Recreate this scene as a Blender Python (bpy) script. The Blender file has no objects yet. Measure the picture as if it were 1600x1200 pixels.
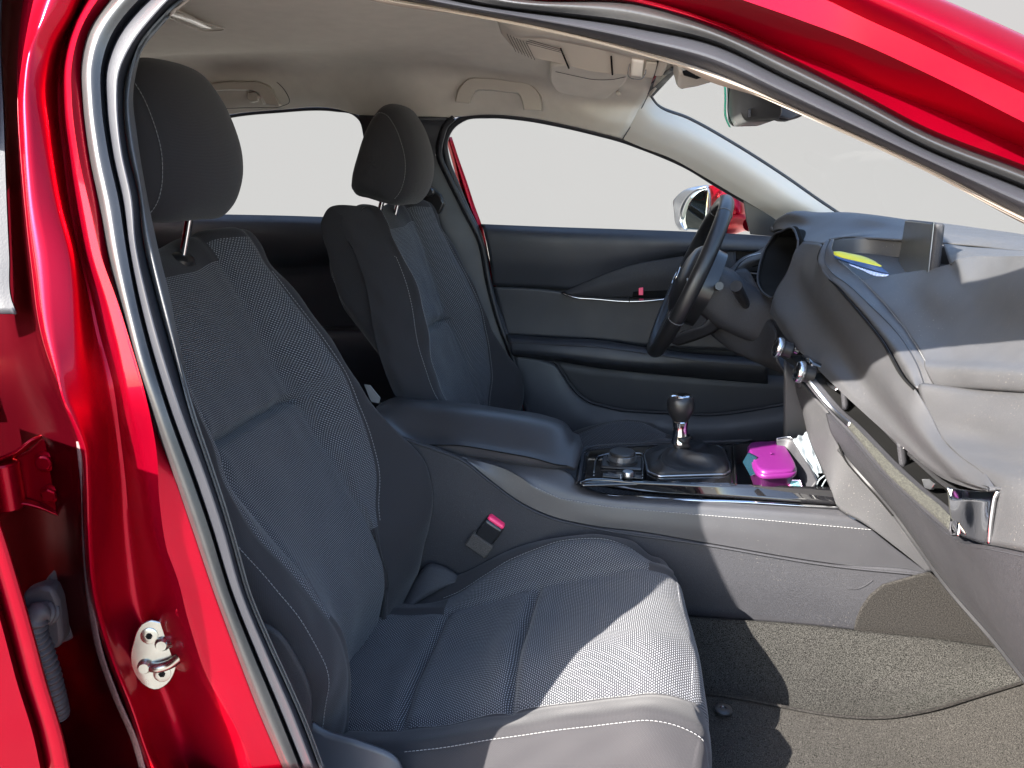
import bpy, math, random
import numpy as np
from mathutils import Vector
random.seed(7); RNG = np.random.default_rng(7)
D = bpy.data; S = bpy.context.scene; COL = S.collection

# ------------------------------------------------------------------ camera
TH = math.radians(10); PH = math.radians(14.75)
CAM = np.array([0.0, -1.44, 1.16])
FW = np.array([-math.sin(TH)*math.cos(PH), math.cos(TH)*math.cos(PH), -math.sin(PH)])
RT = np.array([math.cos(TH), math.sin(TH), 0.0]); UP = np.cross(RT, FW)
cd = D.cameras.new('camera'); cam = D.objects.new('camera', cd); COL.objects.link(cam); S.camera = cam
cam.location = CAM; cam.rotation_euler = (math.pi/2-PH, 0, TH)
cd.sensor_width = 36; cd.lens = 27; cd.clip_start = .02; cd.clip_end = 200

# ------------------------------------------------------------------ light
SUN = np.array([1.12, 1.0, -0.96]); SUN /= np.linalg.norm(SUN)          # direction the light travels
EL = math.asin(-SUN[2])
w = D.worlds.new("World"); S.world = w; w.use_nodes = True
nt = w.node_tree; sky = nt.nodes.new('ShaderNodeTexSky'); sky.sky_type = 'NISHITA'; sky.sun_disc = False
sky.sun_elevation = EL; sky.sun_rotation = math.atan2(-SUN[0], -SUN[1]); sky.air_density = 1.0; sky.dust_density = 1.2
bg = nt.nodes['Background']; nt.links.new(sky.outputs[0], bg.inputs[0]); bg.inputs[1].default_value = .12
sl = D.lights.new('sun', 'SUN'); sl.energy = 4.7; sl.angle = math.radians(.5); sl.color = (1, .94, .86)
so = D.objects.new('sun', sl); COL.objects.link(so); so.location = (-4, -4, 6)
so.rotation_euler = Vector(SUN).to_track_quat('-Z', 'Y').to_euler()
S.view_settings.view_transform = 'Standard'; S.view_settings.look = 'None'
S.view_settings.gamma = 1; S.view_settings.use_curve_mapping = False
EXPO = 2.95
S.view_settings.exposure = EXPO

# ------------------------------------------------------------------ maths helpers
def P(px, py, y=None, x=None, z=None):
    d = FW+RT*(px-800)/1200.+UP*(600-py)/1200.
    t = (y-CAM[1])/d[1] if y is not None else (x-CAM[0])/d[0] if x is not None else (z-CAM[2])/d[2]
    return CAM+d*t
def R3(pts, y=None, dy=0., dx=0., dz=0.):
    """photo readings with their measured depth across the car -> 3D points"""
    out = []
    for p in pts:
        yy = p[2] if len(p) > 2 else y
        q = P(p[0], p[1], y=yy+dy); out.append(q+np.array([dx, 0, dz]))
    return np.array(out)
def side_y(z): return -.735+.29*max(0., z-.95)                         # the body side leans in above the beltline
def PB(px, py, off=0.):
    y = -.70
    for _ in range(12):
        q = P(px, py, y=y+off); y = .5*y+.5*side_y(q[2])
    return P(px, py, y=y+off)
def RB(pts, off=0.): return np.array([PB(p[0], p[1], off if len(p) < 3 else p[2]) for p in pts])
def hermite(T, Y, t, sharp=()):
    T = np.asarray(T, float); Y = np.asarray(Y, float); t = np.asarray(t, float); n = len(T)
    d = (Y[1:]-Y[:-1])/(T[1:]-T[:-1]).reshape((-1,)+(1,)*(Y.ndim-1))
    ml = np.empty_like(Y); ml[0] = d[0]; ml[-1] = d[-1]
    for i in range(1, n-1):
        h0, h1 = T[i]-T[i-1], T[i+1]-T[i]; ml[i] = (d[i-1]*h1+d[i]*h0)/(h0+h1)
    mi = ml.copy(); mo = ml.copy()
    for s in sharp:
        if 0 < s < n-1: mi[s] = d[s-1]; mo[s] = d[s]
    k = np.clip(np.searchsorted(T, t, side='right')-1, 0, n-2)
    h = T[k+1]-T[k]; u = (t-T[k])/h; sh = (-1,)+(1,)*(Y.ndim-1)
    u = u.reshape(sh); h = h.reshape(sh)
    return ((2*u**3-3*u**2+1)*Y[k]+(u**3-2*u**2+u)*h*mo[k]+(-2*u**3+3*u**2)*Y[k+1]+(u**3-u**2)*h*mi[k+1])
def cum(p):
    d = np.linalg.norm(np.diff(p, axis=0), axis=1); return np.concatenate([[0], np.cumsum(np.maximum(d, 1e-6))])
def res(pts, n, smooth=True):
    pts = np.asarray(pts, float); c = cum(pts)
    if smooth and len(pts) > 2:
        pts = hermite(c, pts, np.linspace(0, c[-1], max(6*len(pts), n*2))); c = cum(pts)
    t = np.linspace(0, c[-1], n)
    return np.stack([np.interp(t, c, pts[:, i]) for i in range(3)], 1)
def normals(G):
    a = np.gradient(G, axis=0); b = np.gradient(G, axis=1); n = np.cross(a, b)
    return n/np.maximum(np.linalg.norm(n, axis=2, keepdims=True), 1e-9)

# ------------------------------------------------------------------ object helpers
def link(o, parent):
    COL.objects.link(o)
    if parent is not None: o.parent = parent; o.matrix_parent_inverse = parent.matrix_world.inverted() if parent.parent is None and parent.type == 'EMPTY' else parent.matrix_world.inverted()
    return o
def raw(name, verts, faces, mats, parent=None, uv=None, midx=None, smooth=True, ang=38, bevel=0, seg=2, solid=0, soff=-1, label=None):
    me = D.meshes.new(name); me.from_pydata([tuple(map(float, v)) for v in verts], [], [tuple(f) for f in faces])
    if not isinstance(mats, (list, tuple)): mats = [mats]
    for m in mats: me.materials.append(m)
    if midx is not None: me.polygons.foreach_set('material_index', np.asarray(midx, dtype=np.int32))
    if uv is not None:
        ul = me.uv_layers.new(name='UVMap'); li = np.empty(len(me.loops), dtype=np.int32); me.loops.foreach_get('vertex_index', li)
        ul.data.foreach_set('uv', np.asarray(uv, float)[li].ravel())
    if smooth:
        me.shade_smooth(); me.set_sharp_from_angle(angle=math.radians(ang))
    o = D.objects.new(name, me); link(o, parent)
    if solid:
        m = o.modifiers.new('thickness', 'SOLIDIFY'); m.thickness = solid; m.offset = soff
    if bevel:
        m = o.modifiers.new('bevel', 'BEVEL'); m.width = bevel; m.segments = seg; m.limit_method = 'ANGLE'; m.angle_limit = math.radians(30)
        m.harden_normals = False
    if label: o['label'] = label
    return o
def gridobj(name, G, mats, parent=None, mfun=None, closeu=False, closev=False, **k):
    nv, nu = G.shape[:2]
    idx = np.arange(nv*nu).reshape(nv, nu)
    I = idx; 
    if closeu: I = np.concatenate([I, I[:, :1]], 1)
    if closev: I = np.concatenate([I, I[:1]], 0)
    F = np.stack([I[:-1, :-1], I[:-1, 1:], I[1:, 1:], I[1:, :-1]], -1)
    n = normals(G); cen = G.reshape(-1, 3).mean(0)
    f = (n*(CAM-G)).sum() if not (closeu or closev) else (n*(G-cen)).sum()
    if f > 0: F = F[..., ::-1]
    mi = mfun(G).ravel() if mfun is not None else None
    du = np.linalg.norm(np.diff(G, axis=1), axis=2).mean(0); dv = np.linalg.norm(np.diff(G, axis=0), axis=2).mean(1)
    U = np.concatenate([[0], np.cumsum(du)]); V = np.concatenate([[0], np.cumsum(dv)])
    uv = np.stack(np.meshgrid(U, V), -1).reshape(-1, 2)
    return raw(name, G.reshape(-1, 3), F.reshape(-1, 4), mats, parent, uv=uv, midx=mi, **k)
def surf(rows, nu=40, k=6, sharp=(), smooth=True, ku=None):
    A = np.array([res(r, nu, smooth) for r in rows])
    if len(A) == 2:
        t = np.linspace(0, 1, k+1)[:, None, None]; return A[0]*(1-t)+A[1]*t
    T = np.concatenate([[0], np.cumsum(np.linalg.norm(np.diff(A, axis=0), axis=2).mean(1)+1e-5)])
    t = np.concatenate([np.linspace(T[i], T[i+1], k, endpoint=False) for i in range(len(T)-1)]+[[T[-1]]])
    return hermite(T, A, t, sharp)
def loft(name, rows, mats, parent=None, nu=40, k=6, sharp=(), puff=0, pp=6, smooth=True, solid=.004, **kw):
    G = surf(rows, nu, k, sharp, smooth)
    if puff:
        n = normals(G); n *= np.sign((n*(CAM-G)).sum())
        v = np.linspace(-1, 1, G.shape[0])[:, None]; u = np.linspace(-1, 1, G.shape[1])[None]
        G = G+n*(puff*(1-np.abs(v)**pp)*(1-np.abs(u)**(pp*4)))[..., None]
    return gridobj(name, G, mats, parent, solid=solid, soff=-1, **kw)
def frames(p):
    t = np.gradient(p, axis=0); t /= np.linalg.norm(t, axis=1, keepdims=True)
    a = np.array([0, 0, 1.]); 
    if abs(t[0] @ a) > .9: a = np.array([0, 1., 0])
    n = np.cross(t[0], a); n /= np.linalg.norm(n); N = [n]
    for i in range(1, len(p)):
        n = N[-1]-t[i]*(N[-1] @ t[i]); n /= np.linalg.norm(n); N.append(n)
    N = np.array(N); return t, N, np.cross(t, N)
def tube_data(pts, r, n=60, seg=10, flat=1., smooth=True):
    p = res(pts, n, smooth); t, N, B = frames(p)
    r = np.interp(np.linspace(0, 1, n), np.linspace(0, 1, len(r)), r) if hasattr(r, '__len__') else np.full(n, r)
    a = np.linspace(0, 2*math.pi, seg, endpoint=False)
    V = p[:, None]+r[:, None, None]*(np.cos(a)[None, :, None]*N[:, None]+flat*np.sin(a)[None, :, None]*B[:, None])
    F = []
    for i in range(n-1):
        for j in range(seg):
            k = (j+1) % seg; F.append((i*seg+j, i*seg+k, (i+1)*seg+k, (i+1)*seg+j))
    F.append(tuple(range(seg))[::-1]); F.append(tuple((n-1)*seg+j for j in range(seg)))
    return V.reshape(-1, 3), F
def tube(name, pts, r, mat, parent=None, n=60, seg=10, flat=1., smooth=True, **k):
    V, F = tube_data(pts, r, n, seg, flat, smooth); return raw(name, V, F, mat, parent, ang=50, **k)
def join(parts):
    V = []; F = []; o = 0
    for v, f in parts:
        V += [tuple(x) for x in v]; F += [tuple(i+o for i in q) for q in f]; o += len(v)
    return V, F
def box_data(c, s, ax=None):
    ax = np.eye(3) if ax is None else np.asarray(ax)
    V = [np.array(c)+ax[0]*(a*s[0]/2)+ax[1]*(b*s[1]/2)+ax[2]*(d*s[2]/2) for a in (-1, 1) for b in (-1, 1) for d in (-1, 1)]
    return V, [(0, 1, 3, 2), (4, 6, 7, 5), (0, 4, 5, 1), (2, 3, 7, 6), (0, 2, 6, 4), (1, 5, 7, 3)]
def box(name, c, s, mat, parent=None, ax=None, bevel=.002, **k):
    v, f = box_data(c, s, ax); return raw(name, v, f, mat, parent, bevel=bevel, **k)
def lathe_data(prof, c, ax, seg=40):
    """prof: (radius, height) pairs along ax"""
    ax = np.array(ax, float); ax /= np.linalg.norm(ax); a = np.array([0, 1., 0]) if abs(ax[1]) < .8 else np.array([1., 0, 0])
    e = np.cross(ax, a); e /= np.linalg.norm(e); g = np.cross(ax, e); V = []; F = []
    for r, h in prof:
        for j in range(seg):
            t = 2*math.pi*j/seg; V.append(np.array(c)+ax*h+(e*math.cos(t)+g*math.sin(t))*r)
    for i in range(len(prof)-1):
        for j in range(seg):
            k = (j+1) % seg; F.append((i*seg+j, i*seg+k, (i+1)*seg+k, (i+1)*seg+j))
    F.append(tuple(range(seg))[::-1]); F.append(tuple((len(prof)-1)*seg+j for j in range(seg)))
    return V, F
def lathe(name, prof, c, ax, mat, parent=None, seg=40, **k):
    v, f = lathe_data(prof, c, ax, seg); return raw(name, v, f, mat, parent, **k)
def prism(name, pts3, off, mat, parent=None, bevel=.002, **k):
    """closed outline extruded along vector off"""
    n = len(pts3); V = list(np.asarray(pts3))+[np.asarray(p)+np.asarray(off) for p in pts3]
    F = [tuple(range(n)), tuple(range(2*n-1, n-1, -1))]+[(i, i+n, (i+1) % n+n, (i+1) % n) for i in range(n)]
    return raw(name, V, F, mat, parent, bevel=bevel, **k)
def stitches(name, pts, mat, parent, L=.0036, gap=.0022, r=.00055, lift=.0012, toward=None):
    pts = np.asarray(pts); c = cum(pts); n = max(2, int(c[-1]/(L+gap)))
    p = res(pts, n*4+1, False); parts = []
    for i in range(n):
        a, b = p[i*4], p[i*4+3]
        a = a+(b-a)*.08; m = (a+b)/2; d = CAM-m if toward is None else np.asarray(toward, float); d = d/np.linalg.norm(d)
        q = np.array([a+d*lift*.4, a+(b-a)*.2+d*lift, a+(b-a)*.8+d*lift, b+d*lift*.4])
        parts.append(tube_data(q, r, 4, 5, smooth=False))
    v, f = join(parts); return raw(name, v, f, mat, parent)
def line(name, pts, mat, parent, r=.0008, n=80): return tube(name, pts, r, mat, parent, n=n, seg=6)

# ------------------------------------------------------------------ materials
def nodes(name):
    m = D.materials.new(name); m.use_nodes = True; n = m.node_tree; return m, n, n.nodes['Principled BSDF']
def mat(name, c, rough=.5, metal=0, coat=0, spec=.5, bump=0, bscale=600, vary=0, vscale=30, sheen=0, speck=0, coatr=.03, emit=0, dust=0, aniso=0):
    m, n, b = nodes(name); c = (*c, 1) if len(c) == 3 else c
    b.inputs['Base Color'].default_value = c; b.inputs['Roughness'].default_value = rough; b.inputs['Metallic'].default_value = metal
    b.inputs['Coat Weight'].default_value = coat; b.inputs['Coat Roughness'].default_value = coatr; b.inputs['Specular IOR Level'].default_value = spec
    if sheen: b.inputs['Sheen Weight'].default_value = sheen; b.inputs['Sheen Roughness'].default_value = .5
    if emit: b.inputs['Emission Color'].default_value = c; b.inputs['Emission Strength'].default_value = emit
    tc = n.nodes.new('ShaderNodeTexCoord'); col = None
    def noise(scale, detail=3):
        t = n.nodes.new('ShaderNodeTexNoise'); t.inputs['Scale'].default_value = scale; t.inputs['Detail'].default_value = detail
        n.links.new(tc.outputs['Object'], t.inputs['Vector']); return t
    def mixc(fac, a, bb):
        x = n.nodes.new('ShaderNodeMix'); x.data_type = 'RGBA'; n.links.new(fac, x.inputs[0])
        for i, v in ((6, a), (7, bb)):
            if isinstance(v, tuple): x.inputs[i].default_value = v
            else: n.links.new(v, x.inputs[i])
        return x.outputs[2]
    def ramp(fac, a, bb):
        x = n.nodes.new('ShaderNodeMapRange'); x.inputs[1].default_value = a; x.inputs[2].default_value = bb; n.links.new(fac, x.inputs[0]); return x.outputs[0]
    cur = c
    if vary:
        t = noise(vscale, 5); k = ramp(t.outputs[0], .3, .7)
        cur = mixc(k, tuple(v*(1-vary) for v in c[:3])+(1,), tuple(min(1, v*(1+vary)) for v in c[:3])+(1,))
    if speck:
        t = noise(bscale, 2); k = ramp(t.outputs[0], .38, .66); cur = mixc(k, tuple(v*(1-speck) for v in c[:3])+(1,), tuple(v*(1+2.2*speck) for v in c[:3])+(1,))
    if dust:
        t = noise(420, 1); k = ramp(t.outputs[0], .70, .78); t2 = noise(9, 3); k2 = ramp(t2.outputs[0], .42, .75)
        mm = n.nodes.new('ShaderNodeMath'); mm.operation = 'MULTIPLY'; n.links.new(k, mm.inputs[0]); n.links.new(k2, mm.inputs[1])
        m3 = n.nodes.new('ShaderNodeMath'); m3.operation = 'MULTIPLY'; m3.inputs[1].default_value = dust; n.links.new(mm.outputs[0], m3.inputs[0])
        cur = mixc(m3.outputs[0], cur, (.36, .32, .27, 1))
    if not isinstance(cur, tuple): n.links.new(cur, b.inputs['Base Color'])
    if bump:
        t = noise(bscale, 2); bp = n.nodes.new('ShaderNodeBump'); bp.inputs['Strength'].default_value = bump; bp.inputs['Distance'].default_value = .0006
        n.links.new(t.outputs[0], bp.inputs['Height']); n.links.new(bp.outputs[0], b.inputs['Normal'])
    if rough > .1:
        t = noise(14, 4); k = n.nodes.new('ShaderNodeMapRange'); k.inputs[1].default_value = .3; k.inputs[2].default_value = .7
        k.inputs[3].default_value = rough*.9; k.inputs[4].default_value = min(1, rough*1.1); n.links.new(t.outputs[0], k.inputs[0]); n.links.new(k.outputs[0], b.inputs['Roughness'])
    return m
def fabric(name, base, dot, su=.0039, sv=.0046, bump=.5):
    """woven upholstery: rows of small pale dots on a dark ground, in the mesh's own metre UVs"""
    m, n, b = nodes(name); L = n.links; N = n.nodes
    def M(op, a, bb=None, c=None):
        x = N.new('ShaderNodeMath'); x.operation = op
        for i, v in enumerate((a, bb, c)):
            if v is None: continue
            if isinstance(v, (int, float)): x.inputs[i].default_value = v
            else: L.new(v, x.inputs[i])
        return x.outputs[0]
    tc = N.new('ShaderNodeTexCoord'); sp = N.new('ShaderNodeSeparateXYZ'); L.new(tc.outputs['UV'], sp.inputs[0])
    nz = N.new('ShaderNodeTexNoise'); nz.inputs['Scale'].default_value = 120; L.new(tc.outputs['UV'], nz.inputs['Vector'])
    wob = M('MULTIPLY', M('SUBTRACT', nz.outputs[0], .5), .35)
    r = M('ADD', M('DIVIDE', sp.outputs[0], su), wob); row = M('FLOOR', r); fr = M('SUBTRACT', M('SUBTRACT', r, row), .5)
    c = M('ADD', M('DIVIDE', sp.outputs[1], sv), M('MULTIPLY', M('MODULO', row, 2.), .5)); fc = M('SUBTRACT', M('FRACT', c), .5)
    d = M('SQRT', M('ADD', M('POWER', M('MULTIPLY', fr, 1.9), 2.), M('POWER', M('MULTIPLY', fc, 1.25), 2.)))
    k = N.new('ShaderNodeMapRange'); k.inputs[1].default_value = .46; k.inputs[2].default_value = .24; L.new(d, k.inputs[0])
    n2 = N.new('ShaderNodeTexNoise'); n2.inputs['Scale'].default_value = 900; L.new(tc.outputs['UV'], n2.inputs['Vector'])
    kk = M('MULTIPLY', k.outputs[0], M('ADD', M('MULTIPLY', n2.outputs[0], .9), .45)); kk = M('MINIMUM', kk, 1.)
    mx = N.new('ShaderNodeMix'); mx.data_type = 'RGBA'; L.new(kk, mx.inputs[0]); mx.inputs[6].default_value = (*base, 1); mx.inputs[7].default_value = (*dot, 1)
    L.new(mx.outputs[2], b.inputs['Base Color']); b.inputs['Roughness'].default_value = .85; b.inputs['Specular IOR Level'].default_value = .25
    b.inputs['Sheen Weight'].default_value = .12
    bp = N.new('ShaderNodeBump'); bp.inputs['Strength'].default_value = bump; bp.inputs['Distance'].default_value = .0008
    L.new(M('ADD', k.outputs[0], M('MULTIPLY', n2.outputs[0], .5)), bp.inputs['Height']); L.new(bp.outputs[0], b.inputs['Normal'])
    return m
def paint(name, c=(.25, .0006, .012), coat=.35, cr=.06, dirt=.03):
    m, n, b = nodes(name); L = n.links; N = n.nodes
    b.inputs['Metallic'].default_value = .75; b.inputs['Roughness'].default_value = .33; b.inputs['Coat Weight'].default_value = coat; b.inputs['Coat Roughness'].default_value = cr
    b.inputs['Coat IOR'].default_value = 1.38; b.inputs['Specular Tint'].default_value = (1, .12, .18, 1)
    tc = N.new('ShaderNodeTexCoord'); t = N.new('ShaderNodeTexNoise'); t.inputs['Scale'].default_value = 1500; t.inputs['Detail'].default_value = 1; L.new(tc.outputs['Object'], t.inputs['Vector'])
    bp = N.new('ShaderNodeBump'); bp.inputs['Strength'].default_value = .18; bp.inputs['Distance'].default_value = .0003; L.new(t.outputs[0], bp.inputs['Height']); L.new(bp.outputs[0], b.inputs['Normal'])
    t2 = N.new('ShaderNodeTexNoise'); t2.inputs['Scale'].default_value = 16; t2.inputs['Detail'].default_value = 6; L.new(tc.outputs['Object'], t2.inputs['Vector'])
    mr = N.new('ShaderNodeMapRange'); mr.inputs[1].default_value = .55; mr.inputs[2].default_value = .85; mr.inputs[4].default_value = dirt; L.new(t2.outputs[0], mr.inputs[0])
    mx = N.new('ShaderNodeMix'); mx.data_type = 'RGBA'; L.new(mr.outputs[0], mx.inputs[0]); mx.inputs[6].default_value = (*c, 1); mx.inputs[7].default_value = (.30, .12, .10, 1)
    L.new(mx.outputs[2], b.inputs['Base Color']); return m
def glass(name, tint=(.97, .99, .98), refl=.10):
    m = D.materials.new(name); m.use_nodes = True; n = m.node_tree; n.nodes.clear(); o = n.nodes.new('ShaderNodeOutputMaterial')
    a = n.nodes.new('ShaderNodeBsdfTransparent'); a.inputs[0].default_value = (*tint, 1); g = n.nodes.new('ShaderNodeBsdfGlossy'); g.inputs['Roughness'].default_value = 0
    f = n.nodes.new('ShaderNodeFresnel'); f.inputs[0].default_value = 1.35; mm = n.nodes.new('ShaderNodeMath'); mm.operation = 'MULTIPLY'; mm.inputs[1].default_value = refl
    n.links.new(f.outputs[0], mm.inputs[0]); x = n.nodes.new('ShaderNodeMixShader'); n.links.new(mm.outputs[0], x.inputs[0]); n.links.new(a.outputs[0], x.inputs[1]); n.links.new(g.outputs[0], x.inputs[2]); n.links.new(x.outputs[0], o.inputs[0])
    return m
M = dict(
    red=paint('red_metallic_paint'),
    redshade=paint('shaded_red_paint', (.06, .0006, .004), .25, .2, .01),  # dark copy of the body red, with the recess shade in its colour
    fab=fabric('dotted_fabric', (.020, .021, .025), (.26, .263, .275), .0031, .0039),
    fabf=fabric('fine_fabric', (.017, .016, .018), (.035, .034, .036), .0018, .0018, .3),
    stitch=mat('grey_thread', (.17, .17, .17), .7),
    dstitch=mat('dark_thread', (.12, .12, .12), .7),
    dash=mat('soft_dash_plastic', (.030, .030, .032), .52, bump=.4, speck=.10, bscale=1000, dust=.5, spec=.5, vary=.06),
    pad=mat('dash_leatherette', (.034, .034, .036), .48, bump=.3, bscale=900, dust=.7, vary=.06),
    leather=mat('console_leatherette', (.027, .027, .030), .42, bump=.22, bscale=1000, dust=.25, vary=.05),
    plastic=mat('grained_black_plastic', (.021, .021, .024), .6, spec=.3, bump=.6, speck=.22, bscale=900, dust=.25, vary=.08),
    dark=mat('black_trim', (.018, .018, .021), .55, bump=.2, bscale=1300),
    door=mat('door_trim', (.020, .022, .028), .5, bump=.2, bscale=1300, vary=.06),
    gloss=mat('piano_black', (.006, .006, .007), .04, coat=.6, dust=.25),
    smooth=mat('satin_black', (.015, .015, .016), .3),
    chrome=mat('chrome', (.55, .56, .58), .10, metal=1),
    satin=mat('satin_metal', (.32, .33, .35), .30, metal=1),
    zinc=mat('zinc_plated_steel', (.38, .38, .35), .26, metal=1, vary=.12, vscale=60),
    rubber=mat('seal_rubber', (.022, .023, .028), .45, spec=.3, bump=.2, bscale=500),
    flange=mat('grey_seal_lip', (.020, .020, .021), .36, bump=.25, bscale=240, spec=.6, vary=.1, vscale=40),
    trim=mat('pillar_trim_vinyl', (.035, .036, .038), .5, bump=.5, bscale=420, vary=.08),
    beige=mat('beige_headliner', (.60, .56, .49), .9, bump=.25, bscale=900, vary=.04),
    beigep=mat('beige_plastic', (.46, .42, .36), .5, bump=.1, bscale=900),
    carpet=mat('loop_carpet', (.016, .0155, .0142), .98, spec=.08, bump=1, bscale=760, speck=.85, vary=.15, vscale=9),
    matc=mat('mat_carpet', (.021, .0197, .0178), .98, spec=.08, bump=1, bscale=860, speck=.7, vary=.15, vscale=9),
    patch=mat('felt_side_carpet', (.014, .013, .012), .95, spec=.1, bump=.8, bscale=500, speck=.4),
    knob=mat('knob_leather', (.010, .010, .011), .38, bump=.15, bscale=1200),
    boot=mat('gaiter_leather', (.010, .010, .011), .48, spec=.3, bump=.25, bscale=700),
    dirt=mat('dusty_groove', (.014, .014, .011), .95, speck=.6, bscale=500, bump=.6),
    magenta=mat('shaded_magenta_plastic', (.085, .006, .076), .38, spec=.5, vary=.03),  # lid colour darkened to stand in for shade in the tray
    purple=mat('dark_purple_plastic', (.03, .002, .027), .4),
    white=mat('shaded_white_cloth', (.12, .14, .155), .9, bump=.6, bscale=800),  # white cloth toned down, tray shade is put into the colour
    card=mat('printed_card', (.55, .42, .62), .45), pink=mat('pink_print', (.75, .10, .38), .5), teal=mat('teal_print', (.03, .16, .18), .5), blue=mat('blue_film', (.003, .014, .022), .25),
    yellow=mat('yellow_plastic', (.42, .40, .02), .4), navy=mat('dark_blue_plastic', (.02, .05, .14), .3), clear=mat('clear_blue_plastic', (.30, .36, .55), .12, vary=.5, vscale=300),
    pinkb=mat('red_pink_button', (.85, .04, .14), .35), velcro=mat('velcro_strap', (.045, .040, .036), .95, bump=.8, bscale=700, speck=.3),
    belt=mat('belt_webbing', (.030, .030, .034), .7, bump=.5, bscale=500),
    screen=mat('dusty_screen', (.045, .044, .038), .3, dust=1.0, coat=.3),
    rubberboot=mat('cable_rubber', (.060, .050, .055), .6, bump=.3, bscale=500),
    dusty=mat('dusty_sealant', (.10, .055, .055), .8, speck=.3, bscale=300),
    cover=mat('dark_hollow', (.004, .004, .004), .8, spec=.1),
    lamp=mat('map_lamp_lens', (.85, .82, .74), .15, spec=.8),
    mirror=mat('mirror_glass', (.62, .68, .62), .01, metal=1), green=mat('green_glass_edge', (.02, .35, .22), .2),
    clearglass=glass('clear_glass'), asphalt=mat('pavers', (.22, .21, .19), .9, vary=.2, vscale=3), 
    bluep=mat('blue_grey_plastic', (.032, .035, .043), .4, bump=.2, bscale=900),
)

def tag(o, label, cat, group=None, kind=None):
    o['label'] = label; o['category'] = cat
    if group: o['group'] = group
    if kind: o['kind'] = kind
    return o
# ------------------------------------------------------------------ setting
def backdrop():
    m = D.materials.new('pale_sky'); m.use_nodes = True; n = m.node_tree; n.nodes.clear(); o = n.nodes.new('ShaderNodeOutputMaterial'); e = n.nodes.new('ShaderNodeEmission')
    e.inputs[0].default_value = (.69, .672, .665, 1); e.inputs[1].default_value = 2**(-EXPO)*1.0; n.links.new(e.outputs[0], o.inputs[0])
    G = np.array([[[16*math.cos(a)*math.cos(b), -1+16*math.sin(a)*math.cos(b), 16*math.sin(b)] for a in np.linspace(math.radians(-8), math.radians(188), 60)] for b in np.linspace(-.06, .48, 12)])
    o = gridobj('sky', G, m); o['kind'] = 'structure'
backdrop()
g = gridobj('ground', np.array([[[x, y, 0.] for x in np.linspace(-15, 15, 20)] for y in np.linspace(-25, 14.5, 20)]), M['asphalt']); g['kind'] = 'structure'

car = D.objects.new('car', None); COL.objects.link(car); car.location = (-.3, 0, 0); bpy.context.view_layer.update()
tag(car, 'red metallic hatchback with its passenger door open onto a black cloth interior', 'car')

# ------------------------------------------------------------------ body around the door opening
FO = [(442,1200),(402,1106),(371,1025),(334,925),(300,825),(274,750),(247,677),(217,587),(195,505),(169,400),(157,330),(139,240),(129,157),(127,101),(139,49),(172,0),(235,-58),(350,-100),(500,-92),(650,-52),(811,-2),(1000,7),(1112,43),(1225,94),(1337,150),(1450,210),(1600,268),(1720,318)]
def shiftrow(pts, a): return pts
FI = [(468,1200),(430,1106),(396,1025),(357,925),(326,825),(300,750),(260,640),(234,556),(213,474),(196,384),(186,318),(168,236),(158,160),(158,104),(172,58),(212,4),(262,-36),(362,-70),(490,-62),(620,-30),(745,2),(1000,36),(1112,62),(1225,115),(1337,170),(1450,228),(1600,288),(1720,340)]
GR = [(472,1200),(434,1106),(400,1025),(360,925),(329,825),(304,750),(264,638),(238,553),(217,470),(200,382),(191,316),(174,236),(165,160),(165,106),(180,62),(220,10),(268,-28),(366,-62),(490,-54),(610,-24),(705,0),(1000,44),(1112,68),(1225,121),(1337,176),(1450,234),(1600,294),(1720,346)]
TC = [(488,1200),(451,1106),(416,1025),(375,925),(346,825),(321,750),(276,630),(250,548),(228,466),(210,379),(204,312),(188,236),(181,162),(183,112),(200,72),(238,22),(280,-18),(372,-50),(490,-44),(600,-16),(672,0),(1000,60),(1112,88),(1225,140),(1337,194),(1450,248),(1600,314),(1720,366)]
TI = [(501,1200),(465,1106),(428,1025),(386,925),(358,825),(334,750),(291,622),(266,540),(243,458),(223,374),(217,308),(200,236),(193,165),(197,118),(214,80),(250,32),(290,-8),(378,-40),(490,-34),(585,-8),(640,2),(1000,79),(1112,112),(1225,161),(1337,210),(1450,262),(1600,339),(1720,392)]
IN = [(507,1200),(471,1106),(434,1025),(391,925),(363,825),(339,750),(300,632),(285,561),(262,449),(251,405),(236,337),(214,210),(208,150),(213,112),(225,71),(240,45),(262,22),(287,0),(335,-24),(410,-36),(500,-26),(570,-2),(800,34),(875,49),(969,75),(1055,101),(1112,129),(1175,148),(1259,180),(1375,232),(1487,289),(1600,350),(1720,405)]
seal = loft('door_seal', [RB(FO, .004), RB([((a[0]*.5+b[0]*.5), (a[1]+b[1])*.5) for a, b in zip(FO, FI)], -.010), RB(FI, -.004), RB(GR, .014), RB([((a[0]*.5+b[0]*.5), (a[1]+b[1])*.5) for a, b in zip(GR, TC)], -.006), RB(TC, -.010), RB(TI, .012)], [M['flange'], M['rubber']], car, nu=220, k=7, sharp=(2, 3, 6),
    mfun=lambda G: np.repeat((np.arange(G.shape[0]-1) >= 14).astype(int)[:, None], G.shape[1]-1, 1), solid=.002)
nb = 17
def sub(L, a, b): return L[a:b]
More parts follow.
